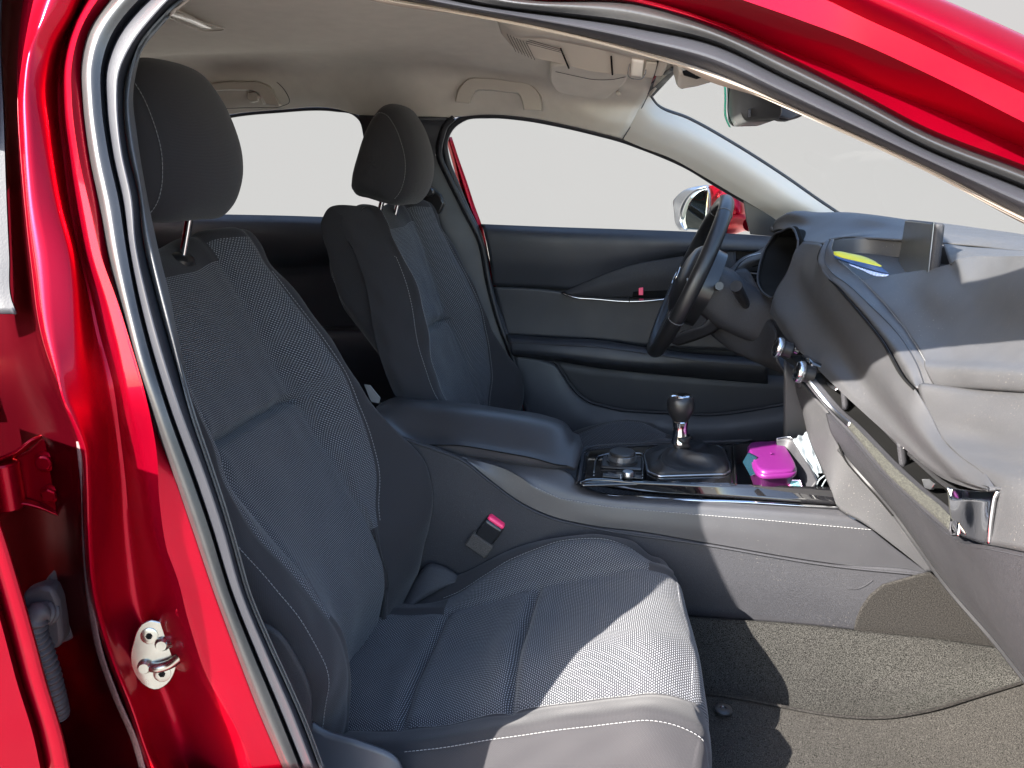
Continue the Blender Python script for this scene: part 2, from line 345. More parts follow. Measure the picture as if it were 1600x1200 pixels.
# vinyl B pillar trim and beige rail trim, both inside the seal
kI = IN.index((287,0)); kT = TI.index((250,32)); IN_B = IN[:kI+1]; TI_B = TI[:kT+1]
loft('pillar_trim', [RB(TI_B, .014), RB([(a*.62+c*.38, b*.62+d*.38) for (a, b, *_), (c, d, *_) in zip(res([(*p, 0) for p in TI_B], 18)[:, :2].tolist(), res([(*p, 0) for p in IN_B], 18)[:, :2].tolist())], .002), RB(IN_B, .012), RB(IN_B, .10)], M['trim'], car, nu=120, k=8, sharp=(2,), solid=.003)
IN_R = IN[kI:]; TI_R = TI[kT:]
M['taupe'] = mat('shaded_rail_trim', (.20, .17, .145), .7, bump=.2, bscale=700)  # beige trim made darker, underside shade is part of this colour
loft('rail_trim', [RB(TI_R, .014), RB([(a*.5+c*.5, b*.5+d*.5) for (a, b), (c, d) in zip(res([(*p, 0) for p in TI_R], 18)[:, :2].tolist(), res([(*p, 0) for p in IN_R], 18)[:, :2].tolist())], .012), RB(IN_R, .028), RB(IN_R, .09)+np.array([0, 0, .03])], M['taupe'], car, nu=120, k=6, sharp=(2,), solid=.003)

# red jamb and skin, above: from the seal out to the roof edge
JP = [(330,-110),(490,-98),(650,-58)]
j0 = [(811,-2),(1000,7),(1112,43),(1225,94),(1337,150),(1450,210),(1600,268),(1720,318)]
j1 = [(840,-6),(1000,1),(1112,34),(1225,85),(1337,141),(1450,200),(1600,258),(1720,308)]
j2 = [(860,-40),(1037,11),(1130,36),(1225,75),(1300,104),(1375,139),(1450,168),(1600,232),(1720,285)]
j3 = [(900,-90),(1161,0),(1250,31),(1337,64),(1430,106),(1500,140),(1600,191),(1720,250)]
j4 = [(900,-150),(1200,-40),(1292,0),(1350,28),(1412,56),(1500,98),(1600,146),(1720,206)]
j5 = [(900,-220),(1300,-70),(1465,0),(1525,26),(1600,60),(1720,120)]
def pre(d, L): return [(a-d*.3, b-d) for a, b in JP]+L
j0, j1, j2, j3, j4, j5 = pre(0, j0), pre(8, j1), pre(30, j2), pre(60, j3), pre(105, j4), pre(170, j5)
jm = [((a*.5+c*.5), (b+d)*.5) for (a, b, _), (c, d, __) in zip(res([(*p, 0) for p in j4], 20).tolist(), res([(*p, 0) for p in j5], 20).tolist())]
rowsR = [RB(j0, .006), RB(j1, -.006), RB(j2, .004), RB(j3, -.055), RB(j4, -.062), RB(jm, -.085), RB(j5, -.075), RB(j5, -.03)+np.array([0, 0, -.004])]
rail = loft('body_side_rail', rowsR, M['red'], car, nu=100, k=8, sharp=(1, 2, 3, 4), solid=.002)

# B pillar, red: from the seal back to the rear door
b0 = [(444,1200),(404,1106),(373,1025),(336,925),(302,825),(276,750),(247,677),(217,587),(195,505),(169,400),(157,330),(139,240),(129,157),(127,101),(139,49),(172,0),(235,-58),(350,-104)]
b1 = [(392,1206),(378,1160),(345,1095),(330,1069),(296,975),(276,900),(262,862),(250,790),(244,700),(228,620),(205,540),(183,470),(158,400),(142,330),(122,240),(112,157),(112,101),(126,45),(158,-8),(225,-68),(345,-116)]
b1b = [(380,1206),(366,1160),(336,1100),(320,1072),(286,978),(266,904),(250,862),(236,790),(222,700),(200,620),(184,540),(166,470),(144,400),(130,330),(114,240),(104,157),(104,101),(120,40),(150,-12),(218,-74),(340,-122)]
b2 = [(300,1206),(270,1120),(240,1040),(215,960),(205,900),(196,830),(190,750),(182,680),(170,600),(150,520),(136,450),(124,400),(110,330),(98,240),(90,157),(92,101),(112,30),(142,-20),(210,-82),(330,-132)]
b3 = [(262,1206),(255,1196),(221,1099),(195,1035),(165,930),(156,825),(154,750),(150,700),(138,650),(128,625),(120,569),(116,512),(109,400),(90,319),(75,206),(71,131),(82,75),(109,22),(128,-20),(190,-90),(310,-150)]
b3b = [(248,1206),(240,1190),(208,1099),(182,1035),(152,930),(143,825),(141,750),(137,700),(118,650),(106,625),(94,569),(84,512),(74,400),(60,319),(50,206),(48,131),(58,70),(80,22),(100,-24),(160,-100),(290,-170)]
b4 = [(230,1206),(222,1180),(196,1099),(170,1035),(140,930),(131,825),(129,750),(126,700),(118,662),(105,632),(86,587),(67,531),(49,412),(40,330),(34,262),(28,170),(28,94),(37,0),(50,-60),(110,-140)]
def row(off, pts): return RB(pts, off)
pil = loft('body_pillar', [row(.006, b0), row(-.006, b1), row(-.002, b1b), row(.040, b2), row(.004, b3), row(-.010, b3b), row(.004, b4)], M['red'], car, nu=170, k=9, sharp=(1, 2), solid=.002)
# rear face of the pillar behind the crest, dark red, with a line of sealant
b5 = [(112,1206),(100,1150),(71,1065),(49,990),(22,900),(0,825),(-20,740),(-30,600),(-24,500),(-18,400),(-12,262),(-6,94),(0,0),(10,-60),(60,-150)]
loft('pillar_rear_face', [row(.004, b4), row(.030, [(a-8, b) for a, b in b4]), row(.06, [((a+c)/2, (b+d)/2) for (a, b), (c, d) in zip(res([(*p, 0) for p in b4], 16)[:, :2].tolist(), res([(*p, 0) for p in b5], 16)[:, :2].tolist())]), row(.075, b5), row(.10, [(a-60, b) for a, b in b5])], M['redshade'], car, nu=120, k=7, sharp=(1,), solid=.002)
sl_ = [(128,690),(135,760),(138,860),(145,940),(160,1020),(185,1090),(215,1160),(228,1206)]
loft('sealant_strip', [row(.001, sl_), row(.010, [(a-9, b) for a, b in sl_])], M['dusty'], pil, nu=60, k=3, solid=.001)
# door striker
def striker():
    n = np.array([.30, -.93, .10]); n /= np.linalg.norm(n)
    c = PB(240, 1021, .035)+n*.012
    e = np.cross(n, [0, 0, 1.]); e /= np.linalg.norm(e); e = -e if e @ RT < 0 else e; v = np.cross(e, n); v = -v if v[2] < 0 else v
    def at(px, py):
        d = FW+RT*(px-800)/1200.+UP*(600-py)/1200.; return CAM+d*(((c-CAM) @ n)/(d @ n))
    ol = [(238,967),(258,972),(268,982),(275,1000),(278,1030),(274,1050),(262,1068),(245,1076),(228,1070),(216,1058),(207,1040),(205,1022),(210,1000),(216,982),(226,970)]
    pts = res([at(*p) for p in ol]+[at(*ol[0])], 40)[:-1]
    s = prism('striker', pts, n*.004, M['zinc'], car, bevel=.0014, label='zinc plated door striker with a bent loop')
    q = [at(230,1037)+n*.0, at(230,1037)+n*.02, at(244,1034)+n*.030, at(252,1032)+n*.031, at(262,1020)+n*.030, at(262,1012)+n*.024, at(256,1004)+n*.02, at(256,1004)]
    lp = [at(229,1038), at(246,1038)+n*.008, at(268,1032)+n*.010, at(285,1018)+n*.014, at(298,1003)+n*.016, at(290,996)+n*.012, at(275,999)+n*.008, at(256,1003)]
    tube('striker_loop', lp, .0060, M['zinc'], s, n=50, seg=14)
    for px, py in ((229,1038),(256,1003)): lathe('striker_collar', [(.0095,.003),(.009,.006),(.007,.009),(.006,.011)], at(px,py), n, M['zinc'], s, seg=24)
    for px, py in ((235,991),(255,1050)):
        lathe('striker_bolt', [(.0105,.003),(.0102,.0048),(.0095,.0052),(.004,.0052),(.0035,.0042),(0.0005,.0042)], at(px,py), n, M['zinc'], s, seg=24)
        star = []
        for i in range(12):
            a = i*math.pi/6; rr = .0042 if i % 2 == 0 else .0026; star.append(at(px,py)+n*.0054+e*math.cos(a)*rr+v*math.sin(a)*rr)
        prism('bolt_socket', star, n*.0004, M['cover'], s, bevel=0)
striker()
# small embossed dimples on the flange
for px, py in ((286,955),(373,1108)):
    lathe('grommet', [(.008,0),(.008,.002),(.0055,.003),(.005,.001),(.001,.001)], PB(px,py,.004), (.3,-.95,0), M['red'], pil, seg=20)
# rear door hinge with two bolts
def hinge():
    n = np.array([.35, -.93, .05]); n /= np.linalg.norm(n); c = PB(80, 745, .06)
    def at(px, py, h=0):
        d = FW+RT*(px-800)/1200.+UP*(600-py)/1200.; return CAM+d*(((c+n*h-CAM) @ n)/(d @ n))
    ol = [(0,728),(20,716),(45,704),(60,690),(68,684),(82,688),(98,692),(108,706),(114,735),(122,775),(118,790),(104,795),(92,805),(80,800),(62,792),(44,788),(22,797),(-30,815),(-50,780),(-50,745)]
    h = prism('door_hinge', [at(*p, .012) for p in ol], -n*.008, M['red'], car, bevel=.003, label='red painted hinge plate of the rear door')
    loft('hinge_flange', [np.array([at(-40,800,.014), at(0,792,.014), at(30,778,.014), at(60,784,.014), at(90,800,.013)]), np.array([at(-40,808,.034), at(0,800,.030), at(30,787,.026), at(60,792,.022), at(92,806,.014)])], M['red'], h, nu=30, k=4, solid=.003)
    loft('hinge_flange', [np.array([at(-40,748,.014), at(0,728,.014), at(30,712,.014), at(52,694,.014), at(64,686,.013)]), np.array([at(-40,740,.034), at(0,718,.030), at(30,704,.026), at(52,687,.020), at(66,682,.014)])], M['red'], h, nu=30, k=4, solid=.003)
    lathe('hinge_barrel', [(.016,-.03),(.018,-.028),(.018,.026),(.016,.028)], at(8,757,.02), (0,0,1), M['red'], h, seg=28)
    for px, py in ((78,716),(86,766)):
        lathe('hinge_bolt', [(.0125,.012),(.0125,.015),(.009,.016),(.0088,.021),(.007,.0225),(.001,.0225)], at(px,py), n, M['red'], h, seg=6 if py > 740 else 24)
hinge()
# rubber cable boot between pillar and rear door
def cableboot():
    n = np.array([.30, -.94, .05]); n /= np.linalg.norm(n); c = PB(95, 945, .06)
    def at(px, py, h=0):
        d = FW+RT*(px-800)/1200.+UP*(600-py)/1200.; return CAM+d*(((c+n*h-CAM) @ n)/(d @ n))
    ol = res([at(*p)for p in [(88,886),(105,890),(120,910),(126,940),(127,970),(121,990),(100,1001),(84,1002),(78,980),(74,940),(74,905),(88,886)]], 40)[:-1]
    b = prism('cable_boot', ol, n*.008, M['rubberboot'], car, bevel=.003, label='black rubber boot over the rear door wiring')
    ol2 = [at(*p, .006) for p in [(50,912),(78,902),(96,905),(106,925),(112,985),(104,998),(66,1000),(50,975)]]
    prism('boot_housing', ol2, n*.026, M['rubberboot'], b, bevel=.005)
    path = res([at(76,958,.03), at(58,962,.05), at(54,985,.05), at(64,1015,.045), at(76,1050,.04), at(84,1080,.035), at(94,1118,.02)], 200)
    t = np.linspace(0, 1, 200); r = (.014-.003*t)*(1+.14*np.sin(t*2*math.pi*21))
    V, F = tube_data(path, list(r), 200, 18, smooth=False); raw('corrugated_hose', V, F, M['rubberboot'], b, ang=60)
cableboot()
# rear door skin edge (bottom left) and its window frame (top left)
rd0 = [(98,1206),(86,1150),(60,1065),(40,990),(14,900),(-6,835),(-40,740),(-60,640)]
rd = loft('rear_door', [RB([(a+4, b) for a, b in rd0], .03), RB([(a+12, b) for a, b in rd0], -.092), RB([(a+6, b) for a, b in rd0], -.114), RB([(a-16, b) for a, b in rd0], -.118), RB([(a-26, b) for a, b in rd0], -.112), RB([(a-34, b) for a, b in rd0], -.126), RB([(a-190, b) for a, b in rd0], -.165)], M['red'], car, nu=90, k=7, sharp=(1, 4, 5), solid=.003, label='edge of the red rear door')
rf0 = [(28,490),(20,470),(16,400),(8,200),(4,0),(10,-60),(60,-150)]
loft('door_frame', [RB(rf0, .02), RB([(a-2, b) for a, b in rf0], .004), RB([(a-25, b) for a, b in rf0], .0), RB([(a-90, b) for a, b in rf0], .01)], M['rubber'], rd, nu=60, k=5, sharp=(1,), solid=.003)

# hidden shell that keeps sun and sky out as the real car does, plus two added sun blockers
def quad(name, pts, m, parent=None, th=.02): return prism(name, np.array(pts), np.cross(np.array(pts[1])-pts[0], np.array(pts[2])-pts[0])/np.linalg.norm(np.cross(np.array(pts[1])-pts[0], np.array(pts[2])-pts[0]))*th, m, parent, bevel=0, smooth=False)
quad('floor_pan', [(-2.1,-.74,.2),(1.1,-.74,.2),(1.1,.74,.2),(-2.1,.74,.2)], M['cover'], car)
quad('rear_door_skin', [(-1.75,-.88,.2),(-.72,-.88,.2),(-.74,-.82,.96),(-1.75,-.82,.96)], M['red'], car)
quad('quarter_panel', [(-2.2,-.76,.2),(-1.30,-.76,.2),(-1.30,-.72,1.0),(-1.30,-.62,1.36),(-2.2,-.62,1.36)], M['red'], car)
quad('window_sun_blocker', [(-1.75,-.74,.96),(-.86,-.74,.96),(-.86,-.64,1.40),(-1.75,-.64,1.40)], M['red'], car)  # added unseen panel, closes most of the side window to stop sun
quad('header_sun_blocker', [(-.95,-.65,1.20),(-.72,-.65,1.20),(-.72,-.63,1.42),(-.95,-.63,1.42)], M['red'], car)  # added unseen strip that blocks sun through the upper window
quad('tailgate', [(-2.2,-.76,.2),(-2.2,.76,.2),(-2.1,.62,1.38),(-2.1,-.62,1.38)], M['red'], car)
quad('bulkhead', [(1.02,-.72,.2),(1.02,.72,.2),(.80,.70,1.02),(.80,-.70,1.02)], M['cover'], car)
quad('bonnet', [(.78,-.74,1.0),(.78,.74,1.0),(1.8,.70,.86),(1.8,-.70,.86)], M['red'], car)
quad('sill', [(-.5,-.80,.2),(1.0,-.80,.2),(1.0,-.66,.34),(-.5,-.66,.34)], M['red'], car)
G = np.array([[[x, y, 1.535-.30*(y/.62)**4*.45-.05*((x+.8)/1.2)**2*.6] for x in np.linspace(-2.15, .0, 30)] for y in np.linspace(-.62, .62, 24)])
RE = RB(j5, -.03)+np.array([0, 0, -.004]); RE = RE[RE[:, 0] < .06]
loft('roof_edge', [RE, np.array([[p[0], -.58, 1.40] for p in RE])], M['red'], car, nu=30, k=3)
quad('roof_side', [(-2.15,-.66,1.36),(-.50,-.64,1.43),(-.50,-.58,1.49),(-2.15,-.60,1.44)], M['red'], car)
G = np.array([[[x, y, 1.535-.30*(y/.62)**4*.45-.05*((x+.8)/1.2)**2*.6] for x in np.linspace(-2.15, .0, 30)] for y in np.linspace(-.62, .62, 24)])
gridobj('roof', G, M['red'], car, solid=.01)

def RZ(pts, z): return np.array([P(p[0], p[1], z=(p[2] if len(p) > 2 else z)) for p in pts])
# ------------------------------------------------------------------ roof lining and far side of the cabin
fe = [(300,190,.60),(358,179,.60),(431,172,.60),(525,170,.60),(562,180,.60),(600,184,.60),(650,185,.60),(702,184,.60),(762,179,.60),(819,183,.60),(875,193,.60),(931,206,.60),(972,217,.61)]
fe2 = [(300,168,.57),(358,162,.57),(431,155,.57),(525,153,.57),(562,160,.57),(600,160,.57),(650,160,.57),(702,162,.57),(762,158,.57),(819,164,.57),(875,172,.57),(931,186,.57),(985,196,.58)]
fe3 = [(300,128,.53),(358,120,.53),(431,116,.53),(525,114,.53),(600,114,.53),(650,114,.53),(702,118,.53),(762,124,.53),(819,134,.53),(875,146,.53),(931,160,.55),(1000,166,.57)]
fe4 = [(300,96,.46),(358,93,.46),(431,92,.46),(525,91,.46),(600,91,.46),(650,92,.46),(702,97,.46),(762,104,.46),(819,112,.46),(875,122,.46),(940,130,.46),(1012,146,.50)]
def rowz(y, z0, xs=(-1.7, -1.3, -1.0, -.7, -.4, -.2, -.05, .0)): 
    return np.array([[x, y, z0-.055*max(0, x+.35)**1.2*2.2-.02*max(0, -x-.9)] for x in xs])
def bk(pts, y, z): return np.concatenate([[[-1.7, y, z]], R3(pts)])
lin = [bk(fe, .60, 1.31), bk(fe2, .57, 1.34), bk(fe3, .53, 1.385), bk(fe4, .46, 1.43), rowz(.30, 1.452), rowz(.10, 1.462), rowz(-.1, 1.462), rowz(-.30, 1.452), rowz(-.45, 1.438), rowz(-.55, 1.415), rowz(-.595, 1.385)]
lining = loft('roof_lining', lin, M['beige'], car, nu=90, k=9, solid=.006, smooth=True)
# reflected light streaks on the lining are not modelled
# front header between lining and windscreen
hd = loft('header_trim', [np.array([[.0, .50, 1.392], [.004, .3, 1.418], [.004, .1, 1.424], [.004, -.2, 1.422], [.0, -.5, 1.39]]), R3([(1012,150,.55),(1040,118,.30),(1054,104,.10)]).tolist()+[[.035, -.2, 1.372], [.02, -.56, 1.345]]], M['beige'], car, nu=50, k=6, solid=.006)
quad('rear_lining', [(-1.62,-.60,1.28),(-1.62,.60,1.28),(-1.62,.55,1.47),(-1.62,-.55,1.47)], M['beige'], lining)
# grab handles
def handle(pts_out, pts_leg1, pts_leg2, y, name='grab_handle', dark=None):
    p = R3(pts_out, y); o = tube(name, p, [.006]+[.0085]*6+[.006], M['beigep'], lining, n=50, seg=12, flat=1.5)
    return o
def handle2(bo, y):
    base = loft('grab_handle', [R3(bo[0], y, 0), R3(bo[1], y, -.030), R3(bo[2], y, -.030), R3(bo[3], y, -.004)], M['beigep'], lining, nu=60, k=6, sharp=(1,2), solid=.004)
    return base
handle2([[(711,158),(716,138),(728,124),(760,121),(800,126),(832,132),(844,146),(848,174)],
         [(712,160),(718,140),(730,126),(760,123),(800,128),(830,134),(842,148),(846,173)],
         [(733,162),(737,150),(742,142),(762,140),(790,143),(812,147),(817,158),(820,172)],
         [(735,162),(739,151),(744,144),(762,142),(790,145),(810,149),(815,159),(818,172)]], .55)
handle2([[(330,128),(350,126),(380,126),(410,128),(424,136),(432,150),(440,165)],
         [(330,131),(350,129),(380,129),(409,131),(421,138),(429,151),(436,165)],
         [(330,142),(350,140),(380,140),(400,142),(408,148),(412,155),(416,163)],
         [(330,144),(350,142),(380,142),(398,144),(405,150),(409,156),(412,163)]], .55)
hk = prism('coat_hook', R3([(386,144),(398,143),(404,150),(402,158),(392,160),(386,155)], .54), (0, .01, 0), M['beigep'], lining, bevel=.003)
line('handle_recess', R3([(330,170),(400,168),(440,166),(452,160),(444,140),(430,126)], .545), M['trim'], lining, r=.0009)
def slab(name, xz, y, th, m, parent, **k_): return prism(name, np.array([[a, y, b] for a, b in xz]), (0, th, 0), m, parent, **k_)
slab('hinge_pillar', [(.43,.2),(.64,.2),(.72,.98),(.56,1.06),(.45,1.02)], -.745, .04, M['red'], car, bevel=.01)
slab('dash_end', [(.40,.72),(.395,.86),(.44,1.0),(.56,1.05),(.70,1.04),(.70,.45),(.55,.45)], -.70, .02, M['dash'], car, bevel=.01)
slab('kick_panel', [(.42,.33),(1.0,.33),(1.0,.80),(.42,.74)], -.695, .01, M['plastic'], car)
slab('sill_panel', [(-1.6,.2),(1.0,.2),(1.0,.37),(-1.6,.37)], -.84, .14, M['red'], car, bevel=.015)
slab('pillar_foot', [(-.74,.3),(-.36,.3),(-.385,.455),(-.60,.455)], -.80, .08, M['red'], car, bevel=.01)
# sun visor (driver) folded up
vis = prism('sun_visor', res(R3([(859,104,.34),(861,132,.42),(872,144,.46),(900,151,.47),(938,157,.48),(948,156,.48),(955,150,.47),(980,124,.38),(978,112,.34),(920,98,.30)]), 60), (0, .01, .016), M['beige'], lining, bevel=.006, seg=3)
lathe('visor_clip', [(.004,0),(.006,.004),(.006,.014),(.003,.018)], P(966,147,y=.47), (0,-1,0), M['beigep'], vis, seg=16)
line('visor_seam', R3([(868,112,.36),(900,119,.37),(925,124,.38),(958,124,.38),(978,120,.38)], dy=-.012), M['trim'], vis, r=.0007)
# overhead console
oc0 = [(775,26,-.05),(800,50,-.03),(850,68,-.02),(900,78,-.02),(950,86,-.02),(1000,92,-.02),(1040,92,-.02)]
oc1 = [(772,24,.0),(788,44,.0),(812,76,.02),(860,82,.02),(900,92,.02),(950,96,.02),(1000,100,.02),(1046,99,.02)]
ocn = [(780,38,.0),(800,52,.0),(850,56,.0),(880,62,.0),(930,72,.0),(990,86,.0),(1045,93,.0)]
ocf = [(783,52,.02),(800,72,.03),(830,88,.04),(870,98,.04),(930,112,.04),(985,117,.04),(1035,119,.04)]
ohc = loft('overhead_console', [R3([(770,16,-.02),(800,30,-.06),(850,40,-.07),(900,50,-.08),(960,66,-.08),(1000,80,-.08),(1050,96,-.06)], dz=.012), R3([(775,26,-.02),(800,44,-.04),(850,52,-.05),(900,61,-.05),(950,72,-.05),(1000,84,-.05),(1046,95,-.03)]), R3(ocn, dz=-.004), R3(ocf), R3(ocf, dz=.03)], M['beigep'], lining, nu=80, k=6, sharp=(2,3), solid=.004)
for a, b in (((876,73,-.001),(889,104,.036)), ((955,85,-.001),(957,114,.036)), ((1028,93,-.001),(1021,118,.036))):
    line('console_gap', R3([a, b], dz=-.003, dx=.0), M['cover'], ohc, r=.0016, n=8)
lp = loft('map_lamp', [R3([(987,88),(1006,91)], -.001, dz=-.005), R3([(985,117),(1003,119)], .037, dz=-.004)], M['lamp'], lining, nu=6, k=6, solid=.004)
line('lamp_bezel', R3([(986,87),(983,116),(1004,118.5),(1008,91),(986,87)], .015, dz=-.004), M['satin'], lp, r=.001)
loft('lamp_switch', [R3([(1009,91),(1027,93)], -.001, dz=-.006), R3([(1006,102),(1024,104)], .018, dz=-.009), R3([(1004,117),(1020,118)], .037, dz=-.005)], M['beigep'], ohc, nu=6, k=6, solid=.003)
# microphone slots
for i in range(7): line('speaker_slot', R3([(792+i*5,50+i*2.2,.0),(806+i*5,78+i*2.2,.03)], dz=-.003), M['trim'], ohc, r=.0005, n=6)
for i in range(3): line('speaker_slot', R3([(822,58+i*3.2,.004),(876,74+i*2.4,.004)], dz=-.003), M['trim'], ohc, r=.0005, n=6)
# ceiling lamp bezel at the rear edge
cl = loft('ceiling_lamp', [RZ([(256,22),(285,33),(312,44)], 1.452), RZ([(256,17),(290,27),(332,46)], 1.452)], M['lamp'], lining, nu=20, k=3, solid=.004)
line('lamp_trim', RZ([(250,17),(262,26),(300,42),(318,48),(350,46),(320,36),(270,14),(250,8)], 1.452), M['beigep'], cl, r=.0016)

# far A pillar trim
au = [(1008,138,.58),(1026,165,.60),(1075,187,.61),(1150,229,.62),(1225,277,.63),(1285,319,.635),(1318,341,.64),(1340,356,.64)]
al = [(972,217,.61),(1000,229,.62),(1050,248,.63),(1100,276,.645),(1140,300,.655),(1180,323,.66),(1206,339,.67),(1230,356,.67)]
am = [((a[0]+b[0])/2, (a[1]+b[1])/2, (a[2]+b[2])/2-.022) for a, b in zip(au, al)]
pa = loft('pillar_cover', [R3(au, dy=.03, dz=-.01), R3(au), R3([(a*.7+c*.3, b*.7+d*.3, e*.7+g*.3-.018) for (a, b, e), (c, d, g) in zip(au, al)]), R3([(a*.3+c*.7, b*.3+d*.7, e*.3+g*.7-.014) for (a, b, e), (c, d, g) in zip(au, al)]), R3(al), R3(al, dy=.04)], M['beigep'], car, nu=70, k=7, sharp=(1,4), solid=.004)
line('screen_edge', R3([(1050,108,.12),(1030,126,.45),(1016,148,.59),(1026,163,.615),(1075,184,.625),(1150,226,.635),(1225,274,.645),(1285,316,.65),(1318,338,.65)]), M['dark'], pa, r=.004, n=90)
line('pillar_joint', R3([(973,217,.600),(990,190,.588),(1004,166,.575),(1014,146,.565)]), M['trim'], pa, r=.0012, n=30)

prism('corner_gasket', R3([(1004,150,.60),(1020,168,.62),(1019,152,.60),(1050,114,.40),(1060,108,.12),(1054,102,.12),(1036,108,.35),(1010,138,.56)], dy=.03), (0, .01, 0), M['dark'], pa, bevel=0)
# far B pillar: trim, black frame, seals, red strip
br = [(702,184,.60),(690,196,.605),(684,212,.61),(680,240,.625),(695,277,.64),(710,307,.65),(725,337,.655),(744,375,.66),(759,446,.665),(775,505,.665),(796,561,.665),(819,645,.665)]
bl = [(560,180,.60),(566,200,.61),(572,230,.62),(600,270,.64),(620,300,.65),(630,330,.655),(640,375,.66),(650,446,.665),(665,505,.665),(680,561,.665),(700,645,.665),(705,670,.665)]
bm = [((a[0]*.6+b[0]*.4), (a[1]*.6+b[1]*.4), (a[2]+b[2])/2-.025) for a, b in zip(br, bl)]
bp = loft('pillar_trim', [R3(br, dy=.05), R3(br), R3(bm), R3(bl), R3(bl, dy=.05)], M['door'], car, nu=80, k=7, sharp=(1,3), solid=.003)
fr = [(1230,352,.69),(1206,337,.68),(1124,290,.67),(1075,260,.655),(1000,228,.64),(972,218,.63),(931,207,.62),(875,194,.615),(819,184,.61),(762,180,.605),(725,184,.61),(704,200,.615),(695,222,.625),(698,248,.635),(712,285,.645),(729,326,.66),(748,366,.665),(762,437,.67),(785,505,.67),(806,561,.67),(829,645,.67)]
tube('window_seal', R3(fr, dy=.006), .0085, M['rubber'], bp, n=140, seg=10)
tube('door_seal', R3(br, dx=.012, dy=-.004), .0075, M['rubber'], bp, n=100, seg=10)
loft('pillar_core', [R3(br, dy=.03), R3([(712,196,.60),(700,205,.605),(696,222,.61),(700,248,.625),(716,285,.64),(733,326,.65),(750,366,.655),(766,437,.66),(779,485,.665),(795,540,.665),(812,600,.665),(829,645,.665)], dy=.045)], M['rubber'], bp, nu=60, k=3, solid=.002)
rs0 = [(696,214,.66),(703,240,.67),(714,280,.68),(729,322,.69),(742,352,.69),(758,420,.69),(772,470,.69),(790,540,.69),(812,640,.69),(814,652,.69)]
rs1 = [(706,214,.66),(716,245,.67),(730,285,.68),(742,322,.69),(753,352,.69),(768,420,.69),(782,470,.69),(799,540,.69),(821,640,.69),(824,652,.69)]
loft('pillar_outer', [R3(rs0, dy=.01), R3([((a[0]+b[0])/2, a[1], a[2]-.004) for a, b in zip(rs0, rs1)]), R3(rs1, dy=.006)], M['red'], bp, nu=60, k=5, solid=.004)
# far door with window, handle, armrest, mirror
fd0 = [(752,350,.66),(850,354,.66),(970,358,.66),(1080,362,.66),(1190,368,.66),(1260,374,.66)]
fd1 = [(756,362,.645),(850,366,.64),(970,370,.64),(1080,374,.64),(1190,378,.645),(1260,384,.65)]
fd2 = [(764,400,.645),(850,402,.64),(970,398,.64),(1050,392,.64),(1190,392,.64),(1260,396,.64)]
fd3 = [(770,446,.665),(850,450,.665),(900,452,.665),(970,430,.665),(1055,405,.665),(1150,392,.665),(1260,396,.665)]
door = loft('front_door', [R3(fd0, dy=.05), R3(fd0), R3(fd1), R3(fd2), R3(fd3)], M['door'], car, nu=80, k=7, sharp=(1,4), solid=.006)
loft('door_insert', [R3([(770,448,.668),(850,452,.668),(880,456,.668),(930,462,.67),(1023,468,.67),(1130,470,.67),(1260,470,.67)]), R3([(778,480,.672),(900,490,.672),(1000,492,.672),(1130,494,.672),(1260,494,.672)]), R3([(790,524,.672),(870,528,.672),(935,532,.672),(999,540,.672),(1130,548,.672),(1260,548,.672)])], M['door'], door, nu=60, k=8, solid=.004)
loft('handle_bezel', [R3([(878,457,.662),(930,434,.655),(985,414,.65),(1055,402,.65),(1150,390,.65)]), R3([(884,460,.655),(940,446,.648),(1000,432,.645),(1060,426,.645),(1150,420,.645)]), R3([(890,463,.66),(950,466,.66),(1010,466,.66),(1080,466,.66),(1150,466,.66)])], M['plastic'], door, nu=50, k=7, solid=.003)
hp = prism('handle_recess', R3([(988,464,.657),(990,452,.657),(1000,446,.657),(1060,446,.657),(1060,464,.657)]), (0, -.003, 0), M['cover'], door, bevel=.001)
prism('lock_tab', R3([(998,450,.65),(1005,449,.65),(1005,461,.65),(998,461,.65)]), (0, -.002, 0), M['pinkb'], door, bevel=.0008)
loft('door_handle', [R3([(877,456,.655),(893,460,.652),(930,463,.65),(987,466,.648),(1010,465,.648),(1040,463,.65)]), R3([(880,458,.645),(897,464,.640),(930,467,.638),(987,471,.636),(1010,470,.636),(1040,467,.638)])], M['chrome'], door, nu=50, k=4, solid=.004)
line('handle_seam', R3([(985,464,.643),(983,472,.633)]), M['cover'], door, r=.001, n=5)
arm0 = [(790,522,.665),(870,528,.66),(935,531,.655),(999,541,.65),(1080,552,.64),(1200,560,.64)]
arm1 = [(794,532,.63),(870,536,.61),(935,540,.60),(999,548,.60),(1080,560,.60),(1200,570,.60)]
arm2 = [(797,546,.625),(870,552,.60),(935,560,.59),(999,566,.59),(1080,572,.60),(1200,580,.60)]
arm3 = [(802,556,.655),(870,564,.65),(935,575,.65),(999,582,.65),(1080,590,.65),(1200,600,.65)]
adr = loft('armrest', [R3(arm0), R3(arm1), R3(arm2), R3(arm3)], M['door'], door, nu=60, k=7, solid=.004)
line('armrest_seam', R3([(a, b+3, c-.004) for a, b, c in arm1]), M['dark'], adr, r=.0012)
loft('door_pocket_panel', [R3([(800,552,.672),(850,560,.672),(867,566,.672),(880,584,.672),(895,606,.672),(915,624,.67),(950,636,.665),(1040,645,.66),(1100,648,.66),(1250,628,.66)]), R3([(812,610,.66),(850,625,.655),(890,650,.65),(950,665,.645),(1040,670,.64),(1100,672,.64),(1250,655,.64)]), R3([(824,660,.655),(850,690,.65),(890,720,.65),(950,740,.65),(1040,750,.65),(1100,750,.65),(1250,740,.65)])], M['door'], door, nu=70, k=7, solid=.004)
